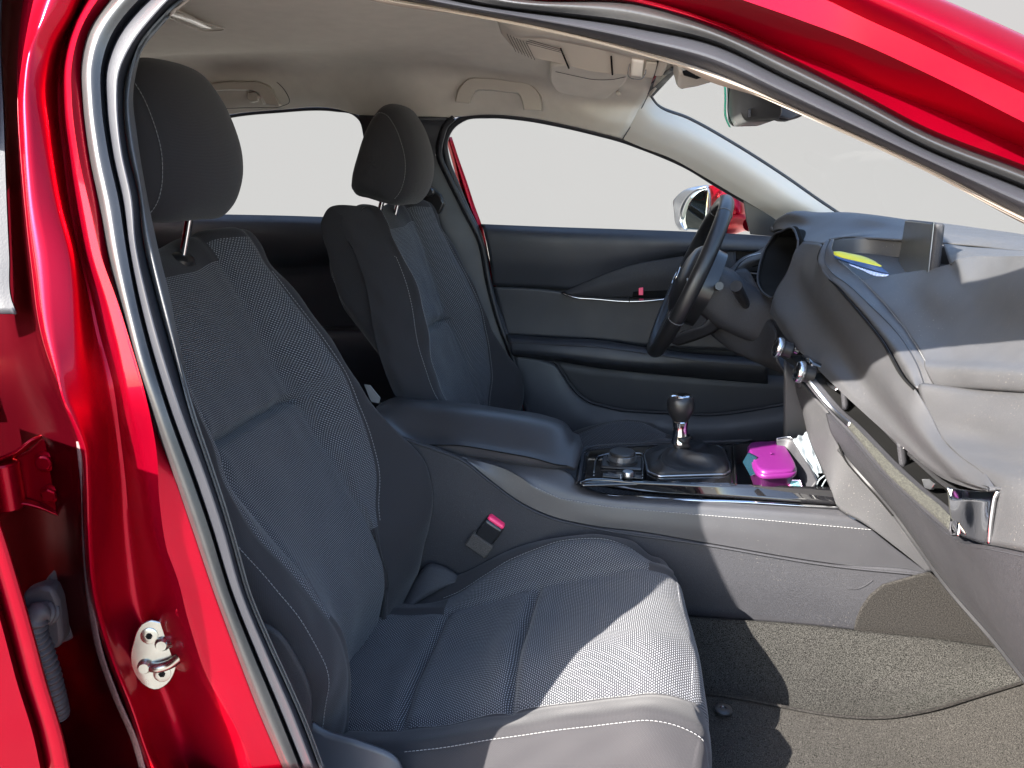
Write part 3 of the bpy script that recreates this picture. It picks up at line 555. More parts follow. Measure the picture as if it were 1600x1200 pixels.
loft('door_pocket', [R3([(800,548,.70),(900,560,.70),(1000,570,.70),(1250,590,.70)]), R3([(815,640,.70),(900,700,.70),(1000,720,.70),(1250,720,.70)])], M['dark'], door, nu=30, k=6, solid=.004)
line('pocket_lip', R3([(850,560,.668),(867,566,.666),(880,584,.664),(895,606,.662),(915,624,.66),(950,636,.655),(1040,645,.65),(1100,648,.65),(1250,628,.65)]), M['plastic'], door, r=.004)
wp = R3([(748,352,.69),(729,326,.69),(712,285,.685),(700,240,.68),(700,205,.675),(728,184,.67),(762,179,.665),(819,183,.665),(875,193,.665),(931,206,.67),(1000,228,.675),(1075,260,.68),(1160,310,.69),(1236,370,.70),(1100,364,.70),(900,357,.69)])
raw('window_glass', wp, [tuple(range(len(wp)))], M['clearglass'], door, smooth=False)
quad('door_shell', [(-.44,.715,.25),(1.05,.715,.25),(1.05,.715,.99),(-.44,.70,1.0)], M['dark'], door, th=-.02)
# mirror sail and outside mirror
prism('mirror_sail', R3([(1161,311,.672),(1206,339,.672),(1240,364,.672),(1240,372,.672),(1172,366,.672),(1166,345,.672)]), (0, -.006, 0), M['smooth'], door, bevel=.001)
mh = loft('door_mirror', [R3([(1107,290,.94),(1109,300,.94),(1110,325,.93),(1112,352,.92),(1113,360,.92)]), R3([(1125,291,.90),(1128,300,.89),(1130,325,.86),(1130,345,.86),(1126,356,.88)]), R3([(1150,304,.88),(1153,312,.86),(1156,325,.85),(1155,338,.85),(1148,350,.88)]), R3([(1163,313,.92),(1164,320,.90),(1165,330,.90),(1163,340,.90),(1158,350,.92)])], M['red'], door, nu=40, k=7, solid=.003, label='red outside mirror with grey rim')
loft('mirror_bezel', [R3([(1104,289,.93),(1085,292,.96),(1066,299,1.0),(1056,308,1.02),(1052,313,1.03),(1053,330,1.03),(1056,352,1.02),(1062,360,1.0)]), R3([(1108,291,.92),(1088,296,.94),(1074,308,.97),(1067,322,.99),(1064,332,1.0),(1064,345,1.0),(1068,356,.98),(1072,360,.97)])], M['satin'], mh, nu=50, k=5, solid=.006)
loft('mirror_glass', [R3([(1105,294,.925),(1088,300,.94),(1076,312,.95),(1068,330,.96),(1066,345,.965),(1070,358,.965)]), R3([(1106,296,.92),(1107,305,.92),(1107,320,.92),(1106,340,.92),(1106,350,.92),(1104,360,.925)])], M['mirror'], mh, nu=30, k=6, solid=.003)
line('mirror_rim', R3([(1104,290,.915),(1108,300,.912),(1109,320,.91),(1107,340,.91),(1105,360,.915)]), M['satin'], mh, r=.003)
tube('mirror_arm', R3([(1112,354,.90),(1140,352,.86),(1160,348,.80),(1172,350,.74)]), [.03,.028,.024,.02], M['red'], mh, n=20, seg=14)
# rear door on the far side
rdf = loft('rear_door', [R3([(120,334,.66),(350,335,.66),(450,337,.66),(560,341,.66),(660,345,.66)], dy=.04), R3([(120,334,.66),(350,335,.66),(450,337,.66),(560,341,.66),(660,345,.66)]), R3([(120,345,.64),(350,347,.64),(450,349,.64),(560,352,.64),(660,355,.64)]), R3([(120,395,.64),(350,400,.64),(450,405,.64),(560,400,.64),(660,400,.64)]), R3([(120,410,.66),(350,412,.66),(450,418,.66),(560,414,.66),(660,414,.66)]), R3([(120,500,.67),(350,505,.67),(450,508,.67),(560,510,.67),(660,512,.67)]), R3([(300,520,.60),(380,524,.60),(450,528,.60),(560,530,.60),(660,530,.60)]), R3([(300,700,.66),(380,700,.66),(450,700,.66),(560,700,.66),(660,700,.66)])], M['door'], car, nu=60, k=6, sharp=(1,4,5), solid=.005, label='dark trimmed far rear door')
wr = R3([(300,334,.69),(300,195,.66),(356,181,.66),(431,173,.66),(525,171,.66),(556,178,.66),(570,192,.665),(570,250,.68),(560,340,.69)])
raw('window_glass', wr, [tuple(range(len(wr)))], M['clearglass'], rdf, smooth=False)
tube('window_seal', R3([(300,197,.64),(358,182,.64),(431,174,.64),(525,172,.64),(552,177,.64),(564,188,.64),(570,210,.645),(572,250,.66)]), .005, M['rubber'], rdf, n=60)
# rear bench, only a dark shape behind the front seats
loft('rear_seat', [np.array([[-1.55,-.62,.35],[-1.45,-.62,.55],[-1.55,-.62,.95]]), np.array([[-1.5,0,.35],[-1.42,0,.55],[-1.55,0,.98]]), np.array([[-1.55,.62,.35],[-1.45,.62,.55],[-1.55,.62,.95]])], M['fabf'], car, nu=20, k=10, solid=.05)
loft('rear_cushion', [np.array([[-1.5,-.62,.50],[-1.0,-.62,.52],[-.92,-.62,.30]]), np.array([[-1.5,.62,.50],[-1.0,.62,.52],[-.92,.62,.30]])], M['fabf'], car, nu=20, k=10, solid=.04)

# ------------------------------------------------------------------ front seats
YC = -.36
ZB = [.34,.40,.46,.52,.58,.64,.70,.76,.82,.88,.94,.985,1.02]
def tab(zx, zs=ZB):
    a = np.array(sorted(zx)); return np.interp(zs, a[:, 0], a[:, 1])
def brow(xtab, ytab, dtop=0., th=.12, topin=0.):
    th = th*.8
    x = tab(xtab); y = tab(ytab); pts = [[a, b, c] for a, b, c in zip(x, y, ZB)]
    xt, yt = x[-1], y[-1]
    pts += [[xt-.016, yt+topin*.3, 1.052+dtop*.5], [xt-.042, yt+topin*.8, 1.078+dtop], [xt-.066, yt+topin, 1.074+dtop], [xt-.085, yt+topin, 1.045+dtop], [xt-th-.01, yt+topin*.6, .95], [x[5]-th+.01, y[5], .64], [x[0]-th+.01, y[0], .34]]
    return np.array(pts)
c1x = [(.34,-.468),(.387,-.457),(.443,-.443),(.508,-.453),(.553,-.469),(.604,-.494),(.657,-.518),(.71,-.546),(.753,-.58),(.796,-.605),(.834,-.624),(.877,-.642),(.935,-.669),(.984,-.691),(1.03,-.716)]
c0x = [(z, x-.014) for z, x in c1x]
c1ox = [(.34,-.44),(.431,-.425),(.494,-.423),(.536,-.436),(.576,-.463),(.631,-.495),(.678,-.536),(.734,-.579),(.759,-.594),(.80,-.609),(.834,-.624),(.877,-.642),(.935,-.669),(.984,-.691),(1.03,-.716)]
c2x = [(.34,-.462),(.42,-.445),(.5,-.449),(.555,-.466),(.6,-.469),(.639,-.475),(.69,-.487),(.753,-.507),(.821,-.531),(.864,-.556),(.92,-.592),(.97,-.632),(1.03,-.672)]
c2y = [(.34,-.224),(.5,-.225),(.555,-.2265),(.6,-.198),(.64,-.180),(.69,-.167),(1.03,-.170)]
c2ox = [(.34,-.42),(.431,-.405),(.494,-.405),(.536,-.415),(.576,-.440),(.631,-.472),(.69,-.515),(.753,-.545),(.821,-.562),(.877,-.580),(.935,-.605),(1.03,-.672)]
c3x = [(.34,-.46),(.40,-.430),(.457,-.412),(.52,-.395),(.594,-.384),(.64,-.397),(.67,-.418),(.73,-.478),(.803,-.545),(.905,-.600),(.97,-.645),(1.03,-.700)]
c3ox = [(.34,-.46),(.411,-.427),(.488,-.410),(.526,-.412),(.573,-.434),(.638,-.480),(.69,-.525),(.75,-.56),(.8,-.585),(.9,-.615),(.97,-.65),(1.03,-.700)]
def k(y): return [(.3, y), (1.1, y)]
def seat(off, name_label, rot=0., hoff=(0, 0, 0)):
    off = np.array(off)
    c4x = [(z, x-.05) for z, x in c3x]; c4ox = [(z, x-.05) for z, x in c3ox]
    def TP(a_, b_): return [(.34, a_), (.70, a_), (1.03, b_)]
    def cap(xt_, y, th_):
        r = brow(xt_, y, -.012, th_); th2 = th_*.8; xf = tab(xt_)
        r[:, 0] = [np.interp(min(p[2], 1.03), ZB, xf)-th2*.5-.012 for p in r]; r[:, 2] = np.minimum(r[:, 2], 1.05); return r
    bulk = [cap(c4x, TP(-.108, -.132), .055), brow(c4x, TP(-.110, -.135), -.012, .055, -.006), brow(c3x, TP(-.123, -.142), -.005, .12, -.01), brow(c2x, c2y, 0, .14), brow(c1x, k(-.23), -.004, .13), brow([(z, x+.002) for z, x in c0x], k(-.30), -.021), brow(c0x, k(-.36), -.022), brow([(z, x+.002) for z, x in c0x], k(-.42), -.021), brow(c1ox, k(-.492), -.004, .13),
            brow(c2ox, [(.34,-.515),(.55,-.52),(.69,-.545),(.8,-.552),(1.03,-.552)], 0, .14), brow(c3ox, TP(-.590, -.552), -.005, .12, .01), brow(c4ox, TP(-.612, -.562), -.012, .055, .006), cap(c4ox, TP(-.614, -.564), .055)]
    G = surf(bulk, 420, 16, sharp=())
    nv, nu = G.shape[:2]; n = normals(G); n *= np.sign((n[nv//2, 40:120]*np.array([1, 0, .3])).sum())
    V = np.arange(nv)/16.-1; Z = G[..., 2]; front = (np.arange(nu)[None] < 280)
    def gs(d, w_): return np.exp(-(d/w_)**2)
    dd = np.zeros((nv, nu)); vv = V[:, None]*np.ones((1, nu))
    zz = Z
    dd -= .006*gs(vv-3, .14)+.006*gs(vv-7, .14)                                     # panel seams
    dd -= .0022*gs(vv-2, .10)+.0022*gs(vv-8, .10)
    inp = 1/(1+np.exp(-(vv-3.02)/.05))*1/(1+np.exp((vv-6.98)/.05))
    fm = front*1.
    dd += inp*fm*(-.022*gs(zz-.791, .0065)+.010*gs(zz-.820, .026)+.013*gs(zz-.757, .030))
    dd += fm*.0011*(np.sin(zz*38+vv*1.7)*np.sin(vv*2.3-zz*21)+.7*np.sin(zz*71-vv*3.1))
    dd += inp*fm*.005*np.sin(np.clip((zz-.80)/.22, 0, 1)*math.pi)
    ins = 1/(1+np.exp(-(vv-2.05)/.06))*1/(1+np.exp((vv-2.95)/.06)); dd += ins*.004
    dd += .0012*np.sin(zz*60+vv*2.2)*np.sin(vv*5+zz*9)*(gs(vv-1.3, .9)+gs(vv-8.7, .9))
    G = G+n*dd[..., None]
    ztab = Z.mean(0)
    if rot:
        pv = np.array([-.44, 0, .45]); q = G-pv; cr_, sr_ = math.cos(rot), math.sin(rot)
        wgt = np.clip((q[..., 2]+.05)/.10, 0, 1)
        G = np.stack([(q[..., 0]*cr_+q[..., 2]*sr_)*wgt+q[..., 0]*(1-wgt), q[..., 1], (q[..., 2]*cr_-q[..., 0]*sr_)*wgt+q[..., 2]*(1-wgt)], -1)+pv
    def mf(G_):
        v = (np.arange(nv-1)+.5)/16.-1; v = v[:, None]*np.ones((1, nu-1)); z = Z[:-1, :-1]; fr_ = (np.arange(nu-1) < 259)[None]
        uu = np.arange(nu-1)[None]; top_ = int(np.argmax(ztab > 1.022)); pan = (v > 3) & (v < 7) & (uu < top_) & fr_
        ins = ((v > 2) & (v <= 3) | (v >= 7) & (v < 8)) & (z > .552) & (uu < top_+9) & fr_
        return np.where(pan | ins, 0, 1).astype(int)
    cush = seatcushion(off, name_label)
    back = gridobj('backrest', G+off, [M['fab'], M['fabf']], cush, mfun=mf, solid=0)
    ztop = Z
    def seam(v, z0, z1):
        i = int(round((v+1)*16)); col = G[i]; m = (Z[i] >= z0) & (Z[i] <= z1) & (np.arange(nu) < 280); return col[m]+off
    stitches('stitching', seam(1.93, .56, 1.01), M['stitch'], cush, toward=(1, .0, .3))
    stitches('stitching', seam(8.9, .40, .98), M['stitch'], cush, toward=(1, -.4, .3))
    if off[0] != 0: stitches('stitching', seam(8.08, .50, 1.0), M['stitch'], cush, toward=(1, -.4, .3))
    headrest(off+np.array(hoff), cush)
    return cush
def seatcushion(off, lab):
    XS = [-.52,-.46,-.40,-.335,-.28,-.215,-.17,-.12,-.06,-.01,.03]
    def crow(xz, ys, xf, zf, side=0):
        a = np.array(sorted(xz)); z = np.interp(XS, a[:, 0], a[:, 1]); b = np.array(ys) if hasattr(ys, '__len__') else None
        y = np.interp(XS, b[:, 0], b[:, 1]) if b is not None else np.full(len(XS), ys)
        pts = [[x, yy, zz] for x, yy, zz in zip(XS, y, z)]; e = pts[-1]; d = xf-e[0]
        pts += [[e[0]+d*.55, e[1], e[2]-(e[2]-zf)*.10], [e[0]+d*.85, e[1], e[2]-(e[2]-zf)*.32], [xf, e[1], zf], [xf-.004, e[1], zf-.09], [xf-.03, e[1], zf-.16]]
        return np.array(pts)
    e_z = [(-.52,.33),(-.458,.354),(-.401,.392),(-.347,.415),(-.28,.455),(-.209,.497),(-.141,.519),(-.074,.528),(-.029,.530),(.006,.516),(.038,.486)]
    k2 = [(-.52,.36),(-.42,.372),(-.370,.378),(-.336,.398),(-.293,.433),(-.248,.466),(-.202,.495),(-.158,.518),(-.101,.535),(-.05,.538),(-.015,.528),(.012,.512),(.03,.500)]
    k1 = [(-.52,.372),(-.42,.378),(-.332,.390),(-.281,.415),(-.215,.441),(-.15,.467),(-.087,.489),(-.025,.511),(.027,.519)]
    k0 = [(-.52,.355),(-.42,.36),(-.336,.372),(-.28,.395),(-.215,.425),(-.17,.445),(-.10,.468),(-.03,.497),(.03,.508)]
    k1o = [(-.52,.345),(-.42,.35),(-.331,.362),(-.275,.379),(-.176,.413),(-.11,.436),(-.046,.455),(.03,.474)]
    k2o = [(-.52,.36),(-.42,.365),(-.313,.382),(-.257,.399),(-.188,.421),(-.122,.442),(-.057,.461),(.005,.478),(.03,.483)]
    rows = [crow([(x, z-.16) for x, z in e_z], -.125, .052, .30), crow([(x, z-.035) for x, z in e_z], -.120, .056, .40), crow(e_z, -.130, .060, .455), crow(k2, -.165, .068, .465), crow(k1, [(-.52,-.21),(-.1,-.22),(.03,-.225)], .080, .47), crow(k0, -.30, .092, .46), crow(k0, -.36, .100, .455), crow([(x, z-.002) for x, z in k0], -.42, .106, .45),
            crow(k1o, -.493, .110, .435), crow(k2o, -.560, .108, .425), crow([(x, z-.035) for x, z in k2o], -.590, .100, .40), crow([(x, z-.15) for x, z in k2o], -.600, .085, .29)]
    G = surf(rows, 420, 16); nv, nu = G.shape[:2]; n = normals(G); n *= np.sign(n[nv//2, 50:150, 2].sum())
    vv = (np.arange(nv)/16.)[:, None]*np.ones((1, nu)); X = G[..., 0]; top = (np.arange(nu)[None] < 315)*1.
    def gs(d, w_): return np.exp(-(d/w_)**2)
    dd = -.005*gs(vv-4, .13)-.005*gs(vv-8, .12)-.0022*gs(vv-3, .1)-.0022*gs(vv-9, .12)
    inp = 1/(1+np.exp(-(vv-4.02)/.05))*1/(1+np.exp((vv-7.98)/.05))
    for xs, dp in ((-.337, .010), (-.170, .013)):
        xc = xs-.006*np.sin((vv-4)/4*math.pi); dd += inp*top*(-dp*gs(X-xc, .0075)+.006*gs(X-xc-.022, .02)+.0065*gs(X-xc+.024, .022))
    dd += top*.0011*(np.sin(X*33+vv*1.9)*np.sin(vv*2.1-X*19)+.7*np.sin(X*67-vv*2.7))
    ins = 1/(1+np.exp(-(vv-3.06)/.06))*1/(1+np.exp((vv-3.94)/.06)); dd += ins*.004*top
    dd += .0014*np.sin(X*55+vv*2)*np.sin(vv*4+X*13)*gs(vv-9.5, .9)
    G = G+n*dd[..., None]
    def mf(_):
        v = ((np.arange(nv-1)+.5)/16.)[:, None]*np.ones((1, nu-1)); x = X[:-1, :-1]; xa = -.345
        return np.where((v > 4) & (v < 8) | (v > 3) & (v <= 4) & (x > xa) & (x < .022), 0, 1).astype(int)
    o = gridobj('front_seat', G+off, [M['fab'], M['fabf']], car, mfun=mf, solid=0, label=lab)
    def seam(v, x0, x1):
        i = int(round(v*16)); m = (X[i] >= x0) & (X[i] <= x1) & (np.arange(nu) < 322); return G[i][m]+off
    stitches('stitching', seam(2.95, -.36, .05), M['stitch'], o, toward=(0, -.3, 1))
    stitches('stitching', seam(9.1, -.31, .10), M['stitch'], o, toward=(0, -.6, 1)); stitches('stitching', seam(8.03, -.31, .04), M['dstitch'], o, toward=(0, -.6, 1), L=.0028)
    return o
def headrest(off, parent):
    prof = [(-.737,1.150),(-.733,1.172),(-.712,1.235),(-.690,1.290),(-.672,1.320),(-.655,1.335),(-.636,1.330),(-.615,1.305),(-.596,1.262),(-.586,1.21),(-.592,1.165),(-.610,1.130),(-.632,1.113),(-.665,1.118),(-.70,1.128),(-.728,1.136)]
    pr = np.array(prof); pr = res(np.c_[pr[:, 0], np.zeros(len(pr)), pr[:, 1]][list(range(len(pr)))+[0]], 97)[:-1]; c = pr.mean(0)
    rows = []
    for y in np.linspace(-1, 1, 61):
        a = abs(y); s = (1-a**5.0)**(1/2.6) if a < 1 else 0
        sc = max(s, .0); q = c+(pr-c)*sc
        bul = .010*(1-a**2); q = q+np.array([bul-.012*a**2.2, 0, -.012*a**2.5])
        # front edges taper back towards the bottom corners
        q = q.copy(); q[:, 1] = YC+y*.132*(1-.10*np.clip((q[:, 2]-1.2)/.14, 0, 1)**2-.05*np.clip((1.18-q[:, 2])/.07, 0, 1))
        rows.append(q)
    G = np.array(rows); n = normals(np.concatenate([G, G[:, :1]], 1))[:, :-1]; n *= np.sign((n*(G-c)).sum())
    yy = np.linspace(-1, 1, 61)[:, None]
    G = G-n*(.0018*(np.exp(-((np.abs(yy)-.80)/.035)**2)))[..., None]
    h = gridobj('headrest', G+off, [M['fabf']], parent, closeu=True, ang=60, solid=0)
    for s in (-1, 1):
        i = int(round((s*.80+1)*30)); rr = G[i]+n[i]*.001; m = slice(20, 76); stitches('stitching', rr[m]+off, M['stitch'] if s < 0 else M['dstitch'], parent, toward=(.8, s, .2))
    for s in (-1, 1):
        x0, z0 = (-.668, 1.13); V = [np.array([-.668, YC+s*.062, 1.135]), np.array([-.700, YC+s*.062, 1.03])]
        pz = tube('headrest_post', np.array(V)+off, .0062, M['chrome'], parent, n=10, seg=16)
        if s == 1 or True:
            g = lathe('post_guide', [(.023,-.004),(.023,.003),(.018,.008),(.0075,.010)], np.array([-.699, YC+s*.062, 1.047])+off, (.3, 0, 1), M['smooth'], parent, seg=24)
seat((0, 0, 0), 'passenger seat nearest the camera in dotted dark grey cloth', 0, (-.048, 0, -.008))
seat((.040, .72, .0), 'driver seat behind the centre armrest in dotted dark grey cloth', math.radians(8), (.022, 0, -.004))

# ------------------------------------------------------------------ centre console
def RZ(pts, z): return np.array([P(p[0], p[1], z=(p[2] if len(p) > 2 else z)) for p in pts])
g0 = [(700,700,-.07),(760,712,-.075),(837,724,-.078),(888,738,-.08),(906,757,-.085),(935,769,-.087),(1000,775,-.087),(1100,782,-.087),(1200,789,-.087),(1311,796,-.087)]
g1 = [(705,706,-.09),(750,718,-.093),(800,733,-.097),(855,752,-.10),(905,770,-.102),(950,779,-.103),(1000,784,-.103),(1100,791,-.103),(1200,798,-.103),(1330,809,-.103)]
g2 = [(715,712,-.098),(745,720,-.10),(781,730,-.104),(810,744,-.107),(837,762,-.109),(875,779,-.11),(950,792,-.11),(1100,805,-.11),(1187,812,-.11),(1362,828,-.11)]
g3 = [(718,713,-.102),(740,724,-.105),(775,746,-.109),(812,772,-.112),(860,794,-.113),(930,807,-.114),(1100,826,-.114),(1250,846,-.114),(1330,856,-.114),(1405,862,-.114)]
g4 = [(721,714,-.104),(740,728,-.107),(762,746,-.11),(819,787,-.114),(856,804,-.115),(927,821,-.116),(1000,830,-.116),(1100,847,-.116),(1300,880,-.116),(1450,895,-.116)]
con = loft('center_console', [R3(g0), R3(g1), R3(g2)[:], R3(g3), R3(g4), R3(g4, dy=.012)], M['leather'], car, nu=140, k=7, sharp=(2, 4), solid=.004, label='black centre console with grey stitched leatherette flank')
stitches('stitching', R3(g2, dy=-.0008)[4:], M['stitch'], con, toward=(0, -1, .6), r=.0007)
l0 = [(560,655,-.108),(600,672,-.108),(680,699,-.108),(721,716,-.110),(762,748,-.113),(819,789,-.117),(856,806,-.118),(927,823,-.119),(1000,832,-.119),(1100,849,-.119),(1300,882,-.119),(1452,897,-.119),(1530,930,-.119)]
lb = [(560,900,-.118),(600,905,-.118),(680,915,-.12),(740,925,-.12),(800,935,-.122),(850,940,-.122),(900,947,-.122),(960,953,-.122),(1020,959,-.122),(1090,966,-.122),(1250,977,-.122),(1400,993,-.122),(1562,1013,-.122)]
loft('side_panel', [R3(l0), R3([((a+c)/2, (b+d)/2, -.124) for (a, b, _), (c, d, __) in zip(res(l0, 14).tolist(), res(lb, 14).tolist())]), R3(lb)], M['plastic'], con, nu=120, k=10, solid=.004)
line('panel_lip', R3([(600,676,-.112),(680,703,-.112),(721,719,-.112),(762,750,-.115),(819,791,-.119),(856,808,-.12),(927,825,-.121),(1100,851,-.121),(1300,884,-.121),(1448,899,-.121)]), M['plastic'], con, r=.0022)
pp_ = R3([(1333,986,-.124),(1336,968,-.124),(1344,948,-.124),(1358,928,-.124),(1378,912,-.124),(1429,897,-.124),(1452,892,-.124),(1490,925,-.124),(1530,965,-.124),(1566,1014,-.124)])
prism('carpet_side', pp_, (0, -.006, 0), M['patch'], con, bevel=.003)
line('scratch', R3([(1323,921,-.1245),(1340,920,-.1245),(1353,914,-.1245),(1363,906,-.1245)]), M['plastic'], con, r=.0004)
# armrest
A_f = [(590,634,.09),(612,622,.09),(657,624,.09),(725,629,.09),(792,639,.09),(856,650,.09),(884,661,.085),(896,676,.07)]
A_m = [(588,638,.0),(610,633,.0),(687,640,.0),(781,650,.0),(837,660,.0),(880,674,.0),(898,690,.0)]
A_n = [(596,656,-.07),(638,682,-.075),(725,689,-.08),(790,700,-.08),(837,709,-.08),(870,717,-.08),(888,720,-.075)]
A_n2 = [(600,664,-.085),(640,688,-.092),(725,696,-.095),(790,707,-.095),(837,716,-.095),(870,725,-.095),(886,727,-.088)]
A_b = [(602,672,-.085),(650,699,-.09),(687,705,-.092),(762,716,-.092),(837,727,-.092),(872,731,-.09),(886,731,-.08)]
A_e = [(602,672,.05),(650,699,.05),(687,705,.05),(762,716,.05),(837,727,.05),(872,731,.05),(890,731,.05)]
G = surf([R3(A_f, dz=-.05, dy=.01), R3(A_f), R3(A_m, dz=.0), R3(A_n), R3(A_n2), R3(A_b), R3([(a, b, -.06) for a, b, c in A_b])], 90, 9, sharp=(1, 4))
end = G[:, -1:]; c = end.mean(0, keepdims=True)
ringf = np.concatenate([G, end+(c-end)*.0+np.array([.012, 0, -.004]), end+(c-end)*.25+np.array([.018, 0, -.008]), end+(c-end)*.98+np.array([.018, 0, -.01])], 1)
ar = gridobj('armrest', ringf, M['leather'], con, ang=50, solid=0)
stitches('stitching', R3([(592,637,.03),(637,642,.03),(687,647,.03),(781,656,.03),(837,666,.03),(897,689,.02)], dz=.006), M['dstitch'], ar, toward=(0, 0, 1))
stitches('stitching', R3([(590,634,.04),(637,638,.04),(687,643,.04),(781,652,.04),(837,661,.04),(895,682,.03)], dz=.006), M['dstitch'], ar, toward=(0, 0, 1))
line('lid_seam', R3([(a, b+1, c-.001) for a, b, c in A_n2]), M['cover'], ar, r=.0012)
box('console_bin', (-.34, 0, .60), (.36, .15, .10), M['plastic'], con, bevel=.01)
# gloss panel
ZG = .622
gp = loft('gloss_panel', [RZ([(907,757),(913,710),(918,703)], ZG), RZ([(1000,755),(1008,705),(1010,696)], ZG), RZ([(1150,758),(1148,720),(1145,693)], ZG)], M['gloss'], con, nu=20, k=12, solid=.006, smooth=False)
loft('panel_fascia', [RZ([(907,756),(913,753),(1000,755),(1155,757),(1301,761)], ZG+.001), R3([(908,760,-.082),(918,760,-.082),(1010,771,-.082),(1182,780,-.082),(1308,788,-.082)])], M['gloss'], con, nu=80, k=4, solid=.004)
loft('chrome_strip', [R3([(905,757,-.084),(918,763,-.085),(1017,775,-.086),(1182,783,-.086),(1309,791,-.086)]), R3([(905,760,-.088),(918,765.5,-.089),(1017,778,-.09),(1182,786,-.09),(1310,794,-.09)])], M['chrome'], con, nu=80, k=4, solid=.003)
loft('panel_rim', [RZ([(908,750),(912,720),(917,702),(1004,694),(1105,692),(1172,690)], ZG), RZ([(903,752),(908,720),(913,699),(1004,691),(1105,689),(1176,687)], ZG+.004)], M['plastic'], con, nu=60, k=3, solid=.008)
# tray: floor and walls
tf = RZ([(1150,757),(1148,722),(1146,694),(1250,690),(1320,735),(1318,768)], ZG)
tl = tf-np.array([0, 0, .045])
V = list(tf)+list(tl); n_ = len(tf); raw('storage_tray', V, [tuple(range(n_, 2*n_))[::-1]]+[(i, (i+1) % n_, (i+1) % n_+n_, i+n_) for i in range(n_)], M['smooth'], con, smooth=False)
tube('tray_rim', RZ([(1150,757),(1148,722),(1146,694),(1176,690),(1250,688)], ZG+.001), .0022, M['gloss'], con, n=30, smooth=False)
dv = loft('tray_divider', [R3([(1213,686,.07),(1232,684,.07),(1248,700,.04),(1262,724,.0),(1276,752,-.05)]), R3([(1215,700,.07),(1226,708,.06),(1238,724,.02),(1250,742,-.02),(1262,762,-.06)], dz=-.01)], M['dark'], con, nu=40, k=6, solid=.006)
line('divider_edge', R3([(1214,685,.068),(1233,683,.068),(1249,699,.038),(1263,723,-.002),(1277,751,-.052)]), M['satin'], dv, r=.0007)
# infotainment dial and volume knob
cdl = P(972, 722, z=ZG+.004)
box('dial_plate', cdl+np.array([0, 0, -.001]), (.078, .066, .006), M['smooth'], con, bevel=.003)
dl = lathe('dial', [(.030,0),(.030,.004),(.0265,.0045),(.0265,.012),(.0255,.0128),(.0255,.0185),(.0235,.021),(.001,.0212)], cdl+np.array([0, 0, .002]), (0, 0, 1), [M['smooth']], con, seg=72)
v_, f_ = join([box_data(cdl+np.array([math.cos(a)*.0268, math.sin(a)*.0268, .0105]), (.0010, .0010, .008), [[math.cos(a), math.sin(a), 0], [-math.sin(a), math.cos(a), 0], [0, 0, 1]]) for a in np.linspace(0, 2*math.pi, 72, endpoint=False)])
raw('dial_knurl', v_, f_, M['satin'], dl, smooth=False); lathe('dial_ring', [(.0268,.0055),(.0268,.0145),(.0262,.015)], cdl+np.array([0, 0, .002]), (0, 0, 1), M['satin'], dl, seg=72)
cv = P(981, 745, z=ZG+.003)
vk = lathe('volume_knob', [(.0105,0),(.0105,.009),(.0095,.011),(.001,.0112)], cv, (0, 0, 1), M['satin'], con, seg=36)
lathe('knob_base', [(.013,0),(.013,.002),(.011,.003)], cv, (0, 0, 1), M['smooth'], vk, seg=36)
for a, b in ((949,743),(962,744),(996,745)):
    q = P(a, b, z=ZG+.0035); box('button', q, (.017, .016, .003), M['smooth'], con, bevel=.001)
    box('button_mark', q+np.array([0, 0, .0017]), (.005, .0012, .0003), M['stitch'], con, bevel=0)
tube('dial_surround', RZ([(928,738),(930,722),(934,713),(950,709),(985,708),(1003,708),(1005,722),(1004,742)], ZG+.003), .0012, M['satin'], con, n=40, smooth=False)
# gear lever
gb = RZ([(1007,712),(1012,704),(1030,699),(1120,697),(1130,702),(1139,725),(1140,738),(1132,742),(1030,745),(1012,738)], ZG+.001)
gb = res(np.r_[gb, gb[:1]], 65, False)[:-1]; gc = P(1066, 690, y=.025)
rings = []
for t in np.linspace(0, 1, 22):
    s_ = .16+.84*(1-t)**1.15; ctr = gb.mean(0)*(1-t**.8)+np.array([gc[0], gc[1], 0])*t**.8
    ang_ = np.arctan2(gb[:, 1]-gb[:, 1].mean(), gb[:, 0]-gb[:, 0].mean())
    q = ctr+(gb-gb.mean(0))*s_*(1+.16*np.sin(ang_*4+t*5+1)*math.sin(t*math.pi))[:, None]
    q[:, 2] = gb[0][2]+.004*(t > .02)+.024*t**.7+.008*np.sin(ang_*3+2+t*3)*math.sin(t*math.pi)+.0035*np.abs(np.sin(ang_*4.5+t*7))*math.sin(t*math.pi)+.006*max(0, t-.75)*4
    rings.append(q)
for t in np.linspace(.1, 1, 8): rings.append(np.array([[0, 0, gb[0][2]+.032+.025*t]]*64))
# first free ring angles follow the base outline so the collar does not twist
a0 = np.arctan2(gb[:, 1]-gb[:, 1].mean(), gb[:, 0]-gb[:, 0].mean())
for i in range(22, 30):
    z_ = rings[i][0, 2]; rr = .0162*(1+.10*np.sin(a0*3+i*.7)+.05*math.sin(i*1.7)); rings[i] = np.c_[gc[0]+np.cos(a0)*rr, gc[1]+np.sin(a0)*rr, np.full(64, z_)]
gl = gridobj('gear_lever', np.array(rings), M['boot'], car, closeu=True, ang=70, solid=.0015, label='manual gear lever in a creased leather gaiter')
tube('gaiter_frame', np.r_[gb, gb[:1]]+np.array([0, 0, .001]), .0022, M['satin'], gl, n=90, seg=8)
kt = P(1064, 618, y=.025)
zt = kt[2]; x_, y_ = kt[0], kt[1]
lathe('gear_collar', [(.0165,-.096),(.0165,-.092),(.0145,-.088),(.0142,-.060),(.0155,-.052),(.013,-.048)], (x_, y_, zt), (-.03, 0, 1), M['chrome'], gl, seg=48)
